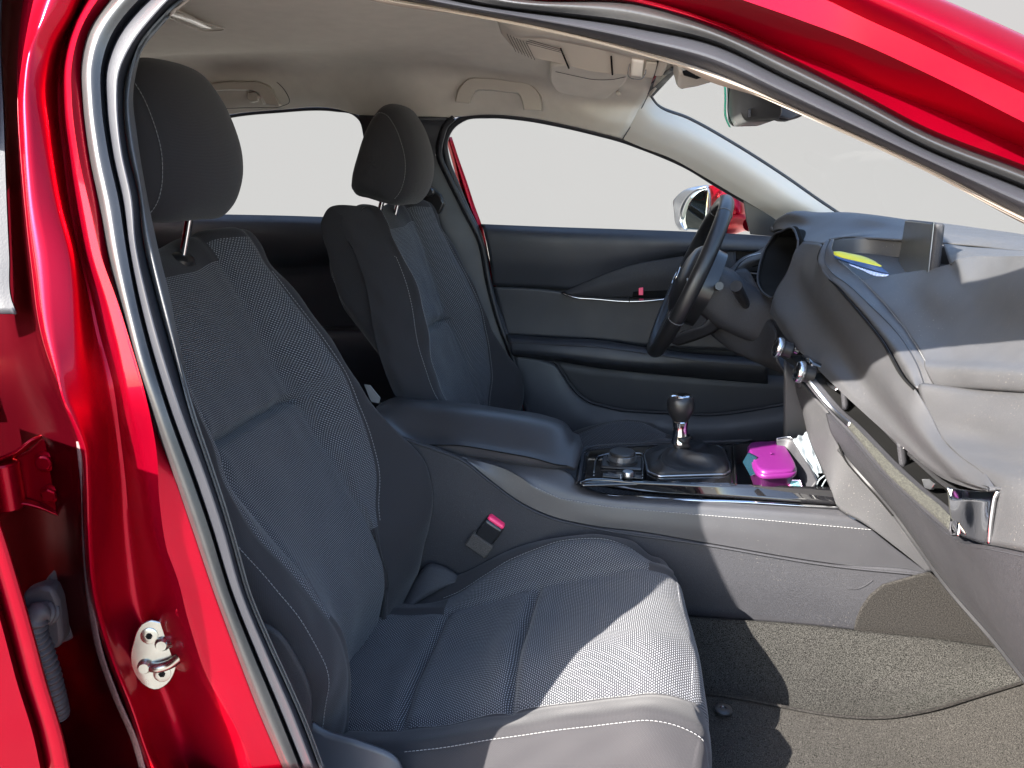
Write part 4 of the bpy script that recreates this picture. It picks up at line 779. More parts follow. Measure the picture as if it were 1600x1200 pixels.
lathe('gear_knob', [(.0135,-.056),(.0145,-.05),(.0175,-.045),(.0235,-.034),(.0262,-.024),(.0262,-.014),(.0245,-.006),(.0205,-.001),(.019,.0)], (x_, y_, zt), (-.03, 0, 1), M['knob'], gl, seg=56, ang=60)
cp = lathe('knob_cap', [(.0195,-.0015),(.0195,.0005),(.0175,.0018),(.010,.0028),(.001,.003)], (x_, y_, zt), (-.03, 0, 1), M['chrome'], gl, seg=40)
v_, f_ = join([box_data((x_+dx, y_+dy, zt+.0028), s_) for dx, dy, s_ in ((0,0,(.0010,.014,.0006)),(.006,0,(.0010,.014,.0006)),(-.006,0,(.0010,.014,.0006)),(0,0,(.013,.0010,.0006)))])
raw('shift_pattern', v_, f_, M['cover'], gl, smooth=False)

# ------------------------------------------------------------------ dashboard
U1 = [(1289,381,.16),(1282,392,.14),(1279,405,.125),(1281,413,.115),(1308,448,.02),(1340,485,-.08),(1377,531,-.18),(1416,595,-.30),(1429,608,-.33),(1450,640,-.37),(1469,677,-.42),(1499,711,-.50),(1540,741,-.58),(1556,763,-.62)]
L1 = [(1202,488,.21),(1210,500,.18),(1225,524,.13),(1262,561,.03),(1300,599,-.08),(1356,651,-.2),(1412,700,-.33),(1469,745,-.45),(1506,760,-.53),(1535,766,-.59),(1556,765,-.62)]
w0 = [(1250,378,.27),(1268,379,.22),(1284,384,.16),(1280,405,.122),(1308,448,.02),(1340,485,-.08),(1377,531,-.18),(1416,595,-.30),(1429,608,-.33),(1450,640,-.37),(1469,677,-.42),(1499,711,-.50),(1540,741,-.58),(1556,763,-.62)]
w1 = [(1246,393,.255),(1256,408,.22),(1266,425,.17),(1280,452,.10),(1316,500,-.02),(1352,548,-.13),(1386,592,-.23),(1420,638,-.33),(1452,682,-.41),(1484,718,-.49),(1516,743,-.55),(1540,756,-.59),(1556,764,-.62)]
w2 = [(1234,428,.24),(1245,450,.20),(1262,480,.13),(1300,530,.02),(1340,580,-.09),(1380,628,-.20),(1420,672,-.31),(1455,710,-.40),(1485,735,-.47),(1515,753,-.54),(1540,761,-.59),(1556,765,-.62)]
w3 = [(1213,457,.232),(1214,478,.20),(1232,505,.13),(1270,547,.04),(1310,588,-.08),(1360,638,-.19),(1412,688,-.32),(1455,727,-.42),(1490,748,-.49),(1520,758,-.55),(1540,763,-.59),(1556,765,-.62)]
dash = loft('dashboard', [R3(w0), R3(w1, dx=-.006), R3(w2, dx=-.008), R3(w3, dx=-.003), R3(L1), R3(L1, dx=.035, dz=-.003)], M['dash'], car, nu=150, k=9, sharp=(4,), solid=.003, label='black dashboard with a stitched passenger pad')
line('wing_joint', R3(U1[:9], dx=-.001), M['cover'], dash, r=.0018)
# stitched strip beside the pad and the pad itself
s2 = [(1297,374,.145),(1291,388,.125),(1288,406,.105),(1297,423,.07),(1325,445,.0),(1360,478,-.09),(1399,517,-.17),(1425,555,-.26),(1437,580,-.305),(1445,605,-.335)]
s1 = [(1292,378,.152),(1285,392,.132),(1281,406,.118),(1288,424,.09),(1316,450,.01),(1350,485,-.085),(1388,526,-.175),(1414,567,-.265),(1428,592,-.31),(1436,606,-.335)]
s3 = [(1303,375,.135),(1299,390,.11),(1304,401,.09),(1326,421,.05),(1351,443,.0),(1383,477,-.085),(1415,516,-.175),(1435,547,-.25),(1447,568,-.30),(1461,604,-.345)]
U1b = U1[:9]
loft('pad_strip', [R3(U1b, dx=.006, dz=-.003), R3(s1, dx=-.004), R3(s2), R3([((a[0]+b[0])/2, (a[1]+b[1])/2, (a[2]+b[2])/2) for a, b in zip(s2, s3)], dz=.0015), R3(s3)], M['pad'], dash, nu=110, k=6, sharp=(2, 4), solid=.003)
line('strip_seam', R3(s2, dz=.0005), M['smooth'], dash, r=.0009)
stitches('stitching', R3(s3, dz=.001), M['dstitch'], dash, toward=(-.5, -.2, 1), r=.0006)
p0 = [(1345,438,.015),(1388,430,.0),(1420,425,-.03),(1468,417,-.10),(1485,412,-.12),(1495,407,-.135),(1513,403,-.15),(1560,401,-.22),(1600,400,-.30),(1720,398,-.46)]
p1 = [(1383,477,-.085),(1420,470,-.11),(1470,460,-.17),(1520,455,-.23),(1600,452,-.36),(1720,452,-.50)]
p2 = [(1415,516,-.175),(1450,512,-.21),(1500,510,-.27),(1550,512,-.34),(1600,514,-.41),(1720,520,-.54)]
p3 = [(1443,560,-.285),(1480,560,-.32),(1520,561,-.37),(1560,563,-.42),(1600,566,-.47),(1720,574,-.58)]
p4 = [(1452,580,-.325),(1490,582,-.37),(1530,584,-.42),(1600,589,-.50),(1720,596,-.61)]
p5 = [(1461,603,-.345),(1500,605,-.39),(1540,607,-.44),(1600,611,-.51),(1720,618,-.62)]
pd = loft('passenger_pad', [R3(p0, dz=-.04, dx=.01), R3(p0), R3(p1), R3(p2), R3(p3), R3(p4, dx=-.004), R3(p5), R3(p5, dx=.03)], M['pad'], dash, nu=90, k=8, sharp=(1,), solid=.003)
# curved passenger face below the pad
a0_ = [(1422,600,-.335),(1500,609,-.41),(1600,613,-.52),(1720,620,-.64)]
a1_ = [(1442,636,-.36),(1520,641,-.45),(1600,645,-.53),(1720,652,-.64)]
a2_ = [(1461,673,-.41),(1530,679,-.48),(1600,685,-.56),(1720,692,-.66)]
a3_ = [(1490,706,-.49),(1550,714,-.55),(1600,720,-.60),(1720,730,-.69)]
a4_ = [(1545,762,-.60),(1575,768,-.635),(1600,772,-.655),(1720,790,-.72)]
a5_ = [(1538,850,-.61),(1572,856,-.64),(1600,862,-.66),(1720,880,-.72)]
loft('passenger_face', [R3(a0_, dx=.03, dz=.002), R3(a0_, dx=.012), R3(a1_, dx=.002), R3(a2_, dx=.002), R3(a3_, dx=.002), R3(a4_, dx=.002), R3(a5_)], M['dash'], dash, nu=50, k=9, sharp=(), solid=.003)
# top of the dashboard running forward to the windscreen
t0 = [(1206,362,.50),(1210,347,.49),(1223,337,.46),(1260,337,.38),(1313,339,.30),(1353,343,.25),(1409,352,.20),(1481,364,.10),(1600,377,-.10),(1720,392,-.34)]
t1 = [(1206,356,.50),(1213,350,.48),(1226,347,.45),(1245,349,.40),(1266,354,.33),(1290,357,.28),(1313,357,.25),(1353,358,.22),(1409,363,.16),(1481,370,.08),(1600,384,-.14),(1720,396,-.37)]
t2 = [(1206,363,.50),(1212,360,.48),(1222,358,.44),(1236,358,.38),(1244,366,.32),(1250,376,.28),(1268,379,.22),(1288,379,.165),(1297,373,.145),(1340,371,.16),(1404,374,.11),(1481,380,.05),(1600,392,-.18),(1720,398,-.40)]
t3 = [(1209,376,.50),(1222,367,.44),(1244,366,.37),(1252,378,.28),(1290,380,.16),(1302,376,.135),(1360,380,.10),(1420,385,.04),(1481,395,-.06),(1600,402,-.29),(1720,404,-.46)]
tp = loft('dash_top', [R3(t0, dx=.25, dz=-.02), R3(t0, dx=.10, dz=-.002), R3(t0), R3(t1), R3(t2)], M['dash'], dash, nu=160, k=8, solid=.004)
loft('dash_bridge', [R3([(1474,379,.06),(1500,383,.02),(1550,387,-.08),(1600,391,-.18),(1720,398,-.40)], dz=-.001), R3([(1480,398,-.04),(1505,392,-.07),(1550,394,-.16),(1600,396,-.24),(1720,399,-.43)], dz=-.003), R3([(1484,413,-.125),(1495,407,-.135),(1513,403,-.15),(1560,401,-.22),(1600,400,-.30),(1720,398,-.46)])], M['dash'], dash, nu=60, k=6, solid=.003)
loft('tray_wall', [R3([(1297,373,.14),(1340,371,.16),(1404,374,.115),(1470,384,.05),(1520,392,-.02)]), R3([(1300,394,.14),(1340,395,.155),(1404,402,.11),(1470,412,.05),(1520,420,-.02)]), R3([(1303,396,.13),(1345,438,.02),(1404,440,.0),(1470,450,-.05),(1520,450,-.10)], dz=-.004)], M['pad'], dash, nu=50, k=7, sharp=(1,), solid=.003)
line('tray_seam', R3([(1350,400,.15),(1404,403,.108)]), M['cover'], dash, r=.001, n=10)
# hood lip over the cluster
cl_ = [(1248,376,.265),(1246,393,.255),(1235,427,.245),(1218,456,.245),(1210,464,.26),(1198,461,.30),(1188,450,.35),(1185,427,.42),(1190,405,.455),(1198,385,.48),(1207,371,.48),(1221,362,.42),(1241,358,.32)]
Rr = res(np.r_[R3(cl_), R3(cl_[:1])], 73)[:-1]; cc = Rr.mean(0)
clu = gridobj('instrument_cowl', np.array([Rr+np.array([-.0, 0, 0]), Rr+(Rr-cc)*.05+np.array([.006, 0, 0]), Rr*.97+cc*.03+np.array([.012, 0, 0]), Rr*.9+cc*.1+np.array([.06, 0, 0]), Rr*.6+cc*.4+np.array([.10, 0, 0]), Rr*.02+cc*.98+np.array([.10, 0, 0])]), M['cover'], dash, closeu=True, solid=.003)
line('cowl_ring', np.r_[Rr, Rr[:1]]+np.array([-.001, 0, 0]), M['plastic'], clu, r=.0025, n=120)
0 and loft('cowl_skirt', [Rr[44:]+np.array([.004, 0, .002]), Rr[44:]+(Rr[44:]-cc)*.10+np.array([.04, 0, .012])], M['dash'], clu, nu=40, k=5, solid=.003)
# driver's side: outer vent, cheek of the dashboard
loft('dash_cheek', [R3([(1140,420,.60),(1160,402,.60),(1185,392,.58),(1207,372,.55)]), R3([(1143,428,.58),(1165,412,.57),(1190,402,.54),(1208,380,.52)]), R3([(1150,440,.58),(1170,424,.57),(1192,412,.56),(1208,400,.55)], dx=.03)], M['dash'], dash, nu=30, k=6, solid=.004)
vo = loft('air_vent', [R3([(1150,428,.57),(1168,412,.56),(1190,400,.52)], dx=.02), R3([(1168,450,.56),(1182,450,.55),(1192,450,.53)], dx=.03), R3([(1185,478,.5),(1192,480,.48),(1200,480,.45)], dx=.02)], M['cover'], dash, nu=20, k=6, solid=.003)
for i in range(4): tube('vent_slat', R3([(1160+i*6,424+i*12,.56),(1190,418+i*12,.53)]), .003, M['smooth'], vo, n=8, seg=6, flat=2)
line('vent_ring', R3([(1188,396,.52),(1168,402,.55),(1154,414,.57),(1148,426,.575),(1156,440,.57)]), M['satin'], vo, r=.0016)
line('vent_tab', R3([(1165,426,.55),(1184,428,.53)]), M['satin'], vo, r=.002, n=6)
# lower driver panel round the column
kn = loft('knee_panel', [R3([(1140,426,.44),(1165,420,.46),(1185,450,.46),(1203,480,.40)], dx=.0), R3([(1120,470,.40),(1150,470,.40),(1180,480,.38),(1206,500,.30)]), R3([(1102,505,.40),(1140,520,.36),(1180,520,.32),(1212,524,.22)]), R3([(1100,515,.42),(1140,545,.36),(1180,560,.30),(1213,560,.19)], dx=.0), R3([(1107,518,.44),(1150,556,.38),(1185,576,.32),(1210,590,.20)], dx=.03), R3([(1107,530,.46),(1150,566,.42),(1185,590,.36),(1215,610,.24)], dx=.12)], M['plastic'], dash, nu=40, k=8, solid=.004)
q = P(1166, 487, y=.37); 
lathe('starter_socket', [(.0175,-.001),(.0175,.002),(.0145,.003),(.014,-.004),(.001,-.004)], q, (-.7, -.55, .25), M['smooth'], kn, seg=36)
wt = P(1150, 447, y=.22); wb = P(1167, 486, y=.35)
stk = tube('wiper_stalk', [wb, wb*.5+wt*.5+np.array([.006, 0, -.006]), wt+(wb-wt)*.2, wt], [.0105, .009, .0115, .0125], M['smooth'], kn, n=30, seg=24)
# centre stack: climate knobs
stack = box('climate_panel', P(1232, 566, y=.03)+np.array([.050, .01, -.004]), (.05, .12, .026), M['gloss'], dash, ax=[[.97, 0, -.24], [0, 1, 0], [.24, 0, .97]], bevel=.006)
for (a, b, y) in ((1213, 542, .075), (1246, 580, -.035)):
    c = P(a, b, y=y); ax_ = np.array([-.93, -.05, .25])
    kb = lathe('climate_knob', [(.0155,-.028),(.0155,-.012),(.0185,-.010),(.0185,.001),(.0168,.003),(.0155,.0015),(.012,.0015),(.001,.002)], c, ax_, M['smooth'], dash, seg=60)
    lathe('knob_ring', [(.0188,-.009),(.0192,-.008),(.0192,.0),(.0180,.002),(.0168,.0025)], c, ax_, M['chrome'], kb, seg=60, ang=50)
    axn = ax_/np.linalg.norm(ax_); e1 = np.cross(axn, [0, 1., 0]); e1 /= np.linalg.norm(e1); e2 = np.cross(axn, e1)
    v_, f_ = join([box_data(c+axn*-.0045+(e1*math.cos(t)+e2*math.sin(t))*.0193, (.0012, .0009, .006), [e1*math.cos(t)+e2*math.sin(t), -e1*math.sin(t)+e2*math.cos(t), axn]) for t in np.linspace(0, 2*math.pi, 48, endpoint=False)])
    raw('knob_knurl', v_, f_, M['satin'], kb, smooth=False)
lathe('knob_small', [(.005,-.004),(.005,.003),(.001,.0035)], P(1243, 548, y=.0), (-.8, -.2, .4), M['chrome'], dash, seg=20)
# vent slot across the passenger side
vt_ = [(1215,506,.17),(1225,522,.13),(1262,559,.03),(1300,597,-.08),(1356,649,-.2),(1412,698,-.33),(1469,743,-.45),(1490,752,-.5)]
vb_ = [(1232,556,.06),(1242,568,.02),(1262,591,-.04),(1306,641,-.10),(1330,662,-.15),(1365,698,-.23),(1397,731,-.31),(1430,761,-.38),(1476,800,-.48),(1488,812,-.51)]
vr = [R3(vt_, dx=.004), R3(vt_, dx=.06, dz=-.006), R3(vb_, dx=.06, dz=.0), R3(vb_, dx=.004)]
slot = loft('air_vent', vr, M['cover'], dash, nu=70, k=5, sharp=(1, 2), solid=.002, label='full width air vent slot of the passenger side')
tr0 = [(1252,580,-.02),(1262,590,-.04),(1306,640,-.10),(1330,661,-.15),(1365,697,-.23),(1397,730,-.31),(1430,760,-.38),(1476,799,-.48),(1484,808,-.50)]
tr1 = [(1250,584,-.02),(1259,595,-.04),(1301,645,-.10),(1326,669,-.15),(1358,706,-.23),(1388,742,-.31),(1422,774,-.38),(1468,814,-.48),(1484,829,-.51)]
tr2 = [(1249,587,-.02),(1257,598,-.04),(1298,648,-.10),(1322,673,-.15),(1355,712,-.23),(1386,747,-.31),(1420,779,-.38),(1466,820,-.48),(1484,836,-.51)]
lst = loft('lower_trim', [R3(tr0, dx=.012), R3(tr0), R3(tr1), R3(tr2, dx=.002), R3(tr2, dx=.016)], M['plastic'], dash, nu=80, k=5, sharp=(1, 2, 3), solid=.002)
loft('chrome_strip', [R3(tr0[:4], dz=.001, dx=-.001), R3(tr1[:4], dx=-.001, dz=.001)], M['satin'], lst, nu=20, k=3, solid=.001)
loft('dust_strip', [R3(tr0[3:], dz=.0014), R3(tr1[3:], dx=-.0014, dz=.001)], M['dirt'], lst, nu=50, k=3, solid=.0006)
for i in range(3):
    d_ = .008+.012*i
    for seg_ in ([(1315,612,-.11),(1356,655+i*6,-.2),(1398,700+i*9,-.30)], [(1408,708+i*9,-.32),(1440,738+i*9,-.39),(1482,772+i*10,-.49)]):
        loft('vent_slat', [R3(seg_, dx=d_, dz=0), R3(seg_, dx=d_+.022, dz=.004)], M['smooth'], slot, nu=20, k=2, solid=.0022)
for (a, b, c, d, y) in ((1240,560,1243,606,.06),(1310,606,1313,640,-.105),(1397,690,1402,731,-.30)):
    loft('vent_divider', [R3([(a, b, y), (c, d, y)], dx=.003), R3([(a+6, b, y-.004), (c+6, d, y-.004)], dx=.003)], M['plastic'], slot, nu=6, k=3, solid=.02, smooth=False)
prism('vent_tab', R3([(1440,749,-.40),(1452,748,-.40),(1460,756,-.415),(1454,765,-.41),(1444,762,-.40)]), (.004, .0, 0), M['satin'], slot, bevel=.0015)
prism('vent_tab', R3([(1283,595,-.04),(1293,600,-.06),(1306,606,-.08),(1300,610,-.08),(1288,602,-.05)], dx=.004), (.003, 0, 0), M['satin'], slot, bevel=.001)
# chrome end piece
ce = R3([(1479,762,-.50),(1500,766,-.535),(1530,768,-.57),(1557,768,-.62),(1558,780,-.62),(1553,812,-.62),(1543,850,-.618),(1520,844,-.585),(1502,838,-.55),(1490,826,-.53),(1486,800,-.52),(1484,778,-.51)])
ch = loft('vent_surround', [R3([(1479,761,-.50),(1505,765,-.545),(1530,767,-.58),(1557,767,-.62)]), R3([(1487,778,-.505),(1506,780,-.545),(1530,780,-.58),(1558,778,-.62)], dx=-.004), R3([(1489,800,-.505),(1510,806,-.55),(1532,812,-.58),(1552,816,-.62)], dx=-.004), R3([(1489,828,-.505),(1504,838,-.54),(1524,846,-.575),(1543,852,-.618)])], M['chrome'], dash, nu=24, k=6, sharp=(1,), solid=.004)
loft('surround_frame', [R3([(1480,762,-.50),(1486,776,-.505),(1487,800,-.505),(1486,826,-.505),(1490,832,-.51)]), R3([(1487,763,-.51),(1493,777,-.515),(1507,800,-.535),(1507,812,-.535),(1504,838,-.54)], dx=-.006)], M['chrome'], ch, nu=30, k=4, solid=.003)
# glove box and lower faces
gt = [(1290,645,-.085),(1322,676,-.15),(1355,715,-.23),(1386,750,-.31),(1420,782,-.38),(1466,823,-.48),(1490,842,-.52),(1545,853,-.62),(1600,864,-.66),(1720,884,-.72)]
gb0 = [(1312,700,-.10),(1335,728,-.135),(1367,764,-.17),(1400,803,-.22),(1427,840,-.26),(1484,919,-.36),(1562,1009,-.45),(1600,1057,-.50),(1680,1150,-.58),(1800,1290,-.68)]
gm = [((a*.5+c*.5), (b+d)*.5, (e+f_2)/2-.004) for (a, b, e), (c, d, f_2) in zip(res(gt, 14).tolist(), res(gb0, 14).tolist())]
gv = loft('glove_box', [R3(gt, dx=.02), R3(gt), R3(gm, dx=-.004), R3(gb0), R3(gb0, dx=.05, dz=-.004)], M['plastic'], dash, nu=120, k=10, sharp=(1, 3), solid=.004)
gd = [(1315,668,-.105),(1313,690,-.11),(1320,712,-.12),(1345,745,-.155),(1372,775,-.185),(1398,806,-.225)]
line('glove_joint', R3(gd, dx=-.003), M['cover'], gv, r=.0014)
line('glove_lip', R3([(a+1, b+2, c) for a, b, c in gb0], dx=-.002), M['smooth'], gv, r=.004)
fl0 = [(1237,590,.10),(1250,600,.05),(1270,622,.0),(1290,645,-.05),(1312,700,-.085),(1367,765,-.10),(1427,842,-.112),(1455,893,-.116)]
fl1 = [(1256,650,.06),(1262,680,.02),(1276,715,-.03),(1300,770,-.082),(1311,796,-.087),(1345,815,-.10),(1400,855,-.112),(1450,895,-.116)]
loft('stack_flank', [R3(fl0, dx=.004), R3([((a[0]+b[0])/2, (a[1]+b[1])/2, (a[2]+b[2])/2) for a, b in zip(fl0, fl1)]), R3(fl1)], M['dash'], dash, nu=60, k=8, solid=.004)
loft('stack_back', [R3([(1200,560,.12),(1240,600,.11),(1262,640,.05)], dx=.03), R3([(1200,720,.12),(1256,720,.10),(1290,730,.0)], dx=.03)], M['dark'], dash, nu=20, k=5, solid=.004)
# display standing in the tray
sc0 = R3([(1415,343,.10),(1461,348,-.085),(1452,430,-.085),(1402,425,.10)])
sn = np.cross(sc0[1]-sc0[0], sc0[3]-sc0[0]); sn /= np.linalg.norm(sn); sn = sn if sn[0] > 0 else -sn
ds = prism('display', sc0, sn*.016, M['plastic'], dash, bevel=.006, seg=4, label='small display standing up on the dashboard')
cen = sc0.mean(0); prism('display_glass', cen+(sc0-cen)*.95-sn*.0004, -sn*.0016, M['screen'], ds, bevel=.0008)
line('display_edge', [sc0[1]-sn*.001+(sc0[0]-sc0[1])*.02, sc0[2]-sn*.001+(sc0[0]-sc0[1])*.02], M['satin'], ds, r=.0014, n=12)

# ------------------------------------------------------------------ steering wheel
C0 = np.array([.092, .36, .949]); wv = np.array([.386, 0, .923]); wn = np.array([-.923, 0, .386]); wl = np.array([0, 1., 0])
def wp_(r, t, h=0): return C0+(wv*math.cos(t)+wl*math.sin(t))*r+wn*h
N_ = 120; ring = np.array([[wp_(.184+.0145*math.cos(b), a, .0165*math.sin(b)) for b in np.linspace(0, 2*math.pi, 20, endpoint=False)] for a in np.linspace(0, 2*math.pi, N_, endpoint=False)])
sw = gridobj('steering_wheel', ring, M['knob'], car, closeu=True, closev=True, ang=80, solid=0, label='black leather steering wheel seen from the side')
for a in (-.55, .55, 2.0, -2.0): tube('rim_seam', [wp_(.184+.0150*math.cos(b), a, .0170*math.sin(b)) for b in np.linspace(0, 2*math.pi, 24)], .0006, M['dstitch'], sw, n=40, seg=5)
hubp = []
for s_, h in ((1.0, -.055), (1.02, -.03), (1.0, -.012), (.93, .004), (.8, .014), (.55, .021), (.3, .024), (.01, .025)):
    hubp.append([C0+(wv*math.cos(t)*(.078+.012*math.cos(2*t))+wl*math.sin(t)*.082)*s_+wn*h-wv*.008 for t in np.linspace(0, 2*math.pi, 60, endpoint=False)])
hub = gridobj('steering_hub', np.array(hubp), M['smooth'], sw, closeu=True, ang=60, solid=0)
for t, wd in ((math.pi/2-.12+.25, .030), (-math.pi/2+.12-.25, .030), (math.pi, .045)):
    d_ = wv*math.cos(t)+wl*math.sin(t); s_ = np.cross(wn, d_); pr_ = [C0+d_*.06+s_*wd, C0+d_*.12+s_*wd*.72, C0+d_*.182+s_*wd*.8, C0+d_*.182-s_*wd*.8, C0+d_*.12-s_*wd*.72, C0+d_*.06-s_*wd]
    sp_ = prism('spoke', np.array(pr_)-wn*.016, wn*.022, M['smooth'], sw, bevel=.005)
    if abs(t) < 3: tube('spoke_trim', [C0+d_*.085+s_*wd*.5+wn*.009, C0+d_*.165+s_*wd*.55+wn*.006], .002, M['satin'], sp_, n=12)
em = [C0+(wv*math.cos(t)*.021+wl*math.sin(t)*.026)+wn*.0275-wv*.008 for t in np.linspace(0, 2*math.pi, 50)]
eo = tube('emblem', em, .0016, M['chrome'], hub, n=60, seg=8)
tube('emblem_wing', [C0-wv*.008+wn*.0285+wl*a+wv*b for a, b in ((-.024,.006),(-.012,.001),(0,-.010),(.012,.001),(.024,.006))], [.0006,.0018,.0018,.0018,.0006], M['chrome'], hub, n=40, seg=8)
# column shroud behind the wheel
def ringc(c, ry, rz): return [c+wl*math.copysign(abs(math.sin(t))**.55, math.sin(t))*ry+wv*math.copysign(abs(math.cos(t))**.55, math.cos(t))*rz for t in np.linspace(0, 2*math.pi, 56, endpoint=False)]
cs = gridobj('column_shroud', np.array([ringc(C0-wn*.045-wv*.004, .055, .048), ringc(C0-wn*.05-wv*.004, .064, .058), ringc(C0-wn*.085-wv*.008, .070, .062), ringc(C0-wn*.11-wv*.014, .066, .060), ringc(C0-wn*.16-wv*.02, .06, .055), ringc(C0-wn*.24-wv*.02, .05, .05)]), M['plastic'], sw, closeu=True, ang=40, solid=0)
loft('shroud_skirt', [R3([(1040,533,.34),(1070,518,.32),(1100,508,.31),(1122,470,.31)]), R3([(1046,540,.36),(1078,530,.35),(1106,516,.34),(1128,478,.34)], dx=.02)], M['plastic'], cs, nu=24, k=4, solid=.004)
tube('indicator_stalk', [C0-wn*.06+wl*.06, C0-wn*.055+wl*.17+wv*.02], [.006, .009], M['smooth'], cs, n=12)
tube('wiper_lever', [C0-wn*.06-wl*.06+wv*.01, C0-wn*.055-wl*.12+wv*.02], [.007, .009], M['smooth'], cs, n=12)

# ------------------------------------------------------------------ windscreen, mirror, sensor cover
def wpt(x, y): return np.array([x+.10*(1-(y/.64)**2)*min(1, x/.3)*.8, y, 1.40-.60*x-.07*(y/.64)**2*(1-x*.5)])
G = np.array([[wpt(x, y) for y in np.linspace(-.66, .66, 20)] for x in np.linspace(.0, .56, 14)])
ws = gridobj('windscreen', G, M['clearglass'], car, solid=0)
rm = prism('rear_view_mirror', R3([(1135,130,.06),(1137,190,.06),(1144,199,.06),(1185,198,-.04),(1193,190,-.05),(1193,140,-.05),(1180,120,-.03)]), (.01, -.13, 0), M['smooth'], car, bevel=.008, seg=4, label='black interior mirror with a green glass edge')
loft('mirror_edge', [R3([(1131,131,.055),(1132,150,.055),(1133,185,.055),(1139,198,.055)]), R3([(1134,128,.055),(1135,150,.055),(1136,185,.055),(1142,199,.055)])], M['green'], rm, nu=16, k=2, solid=.004)
line('mirror_joint', R3([(1140,128,.03),(1140,185,.03),(1146,197,.03)], dy=-.105), M['cover'], rm, r=.0008)
box('mirror_switch', P(1171, 177, y=-.095), (.006, .004, .013), M['plastic'], rm, bevel=.001)
lathe('mirror_joint_ball', [(.006,-.02),(.010,-.012),(.012,0),(.010,.012),(.006,.02)], P(1200, 166, y=-.01), (1, .1, 0), M['smooth'], rm, seg=24)
prism('mirror_mount', R3([(1206,150,.0),(1203,178,.0),(1205,190,.0),(1225,191,-.02),(1243,186,-.02),(1254,179,-.02),(1250,160,-.02),(1230,145,.0)]), (.0, -.05, .0), M['dark'], rm, bevel=.008, seg=3)
scv = prism('sensor_cover', R3([(1050,108,.08),(1058,138,.08),(1066,140,.08),(1085,136,.04),(1120,127,.02),(1128,120,.0),(1100,100,.03)]), (.0, -.08, .012), M['beigep'], lining, bevel=.006, seg=3)
prism('sensor_window', R3([(1066,112,-.01),(1068,118,-.01),(1088,124,-.02),(1110,118,-.03),(1090,106,-.02)]), (0, -.01, 0), M['cover'], scv, bevel=.001)

# ------------------------------------------------------------------ floor carpet
G = surf([RZ([(1000,955,.395),(1090,964,.395),(1250,975,.395),(1333,984,.395),(1450,996,.397),(1566,1012,.40),(1640,1022,.41)], .395), RZ([(1000,1010),(1100,1010),(1250,1020),(1400,1040),(1560,1050,.385),(1660,1060,.40)], .37), RZ([(960,1100),(1100,1075),(1250,1085),(1400,1090),(1600,1080,.37),(1700,1080,.39)], .345), RZ([(900,1240),(1100,1240),(1250,1240),(1400,1240),(1600,1240),(1760,1240,.35)], .325), RZ([(850,1500),(1100,1500),(1250,1500),(1400,1500),(1600,1500),(1800,1500)], .32)], 60, 10)
crp = gridobj('floor_carpet', G, M['carpet'], car, solid=.01)
m0 = [(1040,1078,.352),(1116,1083,.352),(1187,1095,.352),(1262,1110,.352),(1319,1118,.352),(1375,1120,.353),(1450,1109,.358),(1525,1087,.366),(1600,1064,.378),(1700,1030,.395)]
fm = loft('floor_mat', [RZ(m0, 0), RZ([(1000,1160),(1150,1170),(1300,1175),(1450,1165),(1600,1140,.362),(1720,1110,.38)], .343), RZ([(940,1300),(1150,1300),(1300,1300),(1450,1300),(1600,1300),(1780,1300)], .335)], M['matc'], None, nu=80, k=12, solid=.006)
tag(fm, 'dark speckled carpet mat lying in the passenger footwell', 'floor mat')
line('mat_edge', RZ([(a, b+1.5, c+.004) for a, b, c in m0], 0), M['patch'], fm, r=.0026, n=120)
mc = lathe('mat_clip', [(.014,0),(.014,.003),(.012,.004),(.006,.004),(.005,.002),(.001,.002)], P(1130, 1110, z=.355), (0, 0, 1), M['smooth'], fm, seg=32)

# seat side trims, rail and belt buckles
loft('seat_side_trim', [R3([(486,1128,-.60),(505,1140,-.60),(560,1158,-.60),(620,1185,-.60),(640,1240,-.60)]), R3([(470,1230,-.62),(500,1235,-.62),(560,1240,-.62),(620,1250,-.62),(640,1260,-.61)])], M['bluep'], car, nu=40, k=8, solid=.004)
loft('seat_hinge_cover', [R3([(392,965,-.625),(430,985,-.625),(470,1040,-.62),(486,1080,-.62),(488,1140,-.62)]), R3([(380,1000,-.64),(410,1060,-.64),(440,1120,-.64),(470,1180,-.64),(480,1230,-.64)])], M['plastic'], car, nu=40, k=8, solid=.006)
def buckle():
    ax1 = P(776, 812, y=-.125)-P(716, 892, y=-.115); ax1 /= np.linalg.norm(ax1)
    top = P(776, 814, y=-.125); ax2 = P(792, 822, y=-.125)-P(758, 806, y=-.125); ax2 -= ax1*(ax2 @ ax1); ax2 /= np.linalg.norm(ax2); ax3 = np.cross(ax1, ax2)
    b = box('belt_buckle', top-ax1*.036, (.066, .040, .026), M['smooth'], car, ax=[ax1, ax2, ax3], bevel=.005, seg=3, label='belt buckle with a bright pink red button')
    box('release_button', top-ax1*.001, (.010, .036, .018), M['pinkb'], b, ax=[ax1, ax2, ax3], bevel=.004)
    box('strap_wrap', top-ax1*.058, (.032, .047, .034), M['velcro'], b, ax=[ax1, ax2, ax3], bevel=.003)
    box('buckle_stem', top-ax1*.10, (.08, .022, .008), M['smooth'], b, ax=[ax1, ax2, ax3], bevel=.002)
buckle()
loft('seat_frame', [R3([(636,932,-.15),(655,895,-.14),(672,880,-.135),(690,884,-.135),(720,900,-.13)]), R3([(600,990,-.20),(640,950,-.18),(680,925,-.16),(700,915,-.15),(722,905,-.14)])], M['plastic'], car, nu=24, k=5, solid=.004)
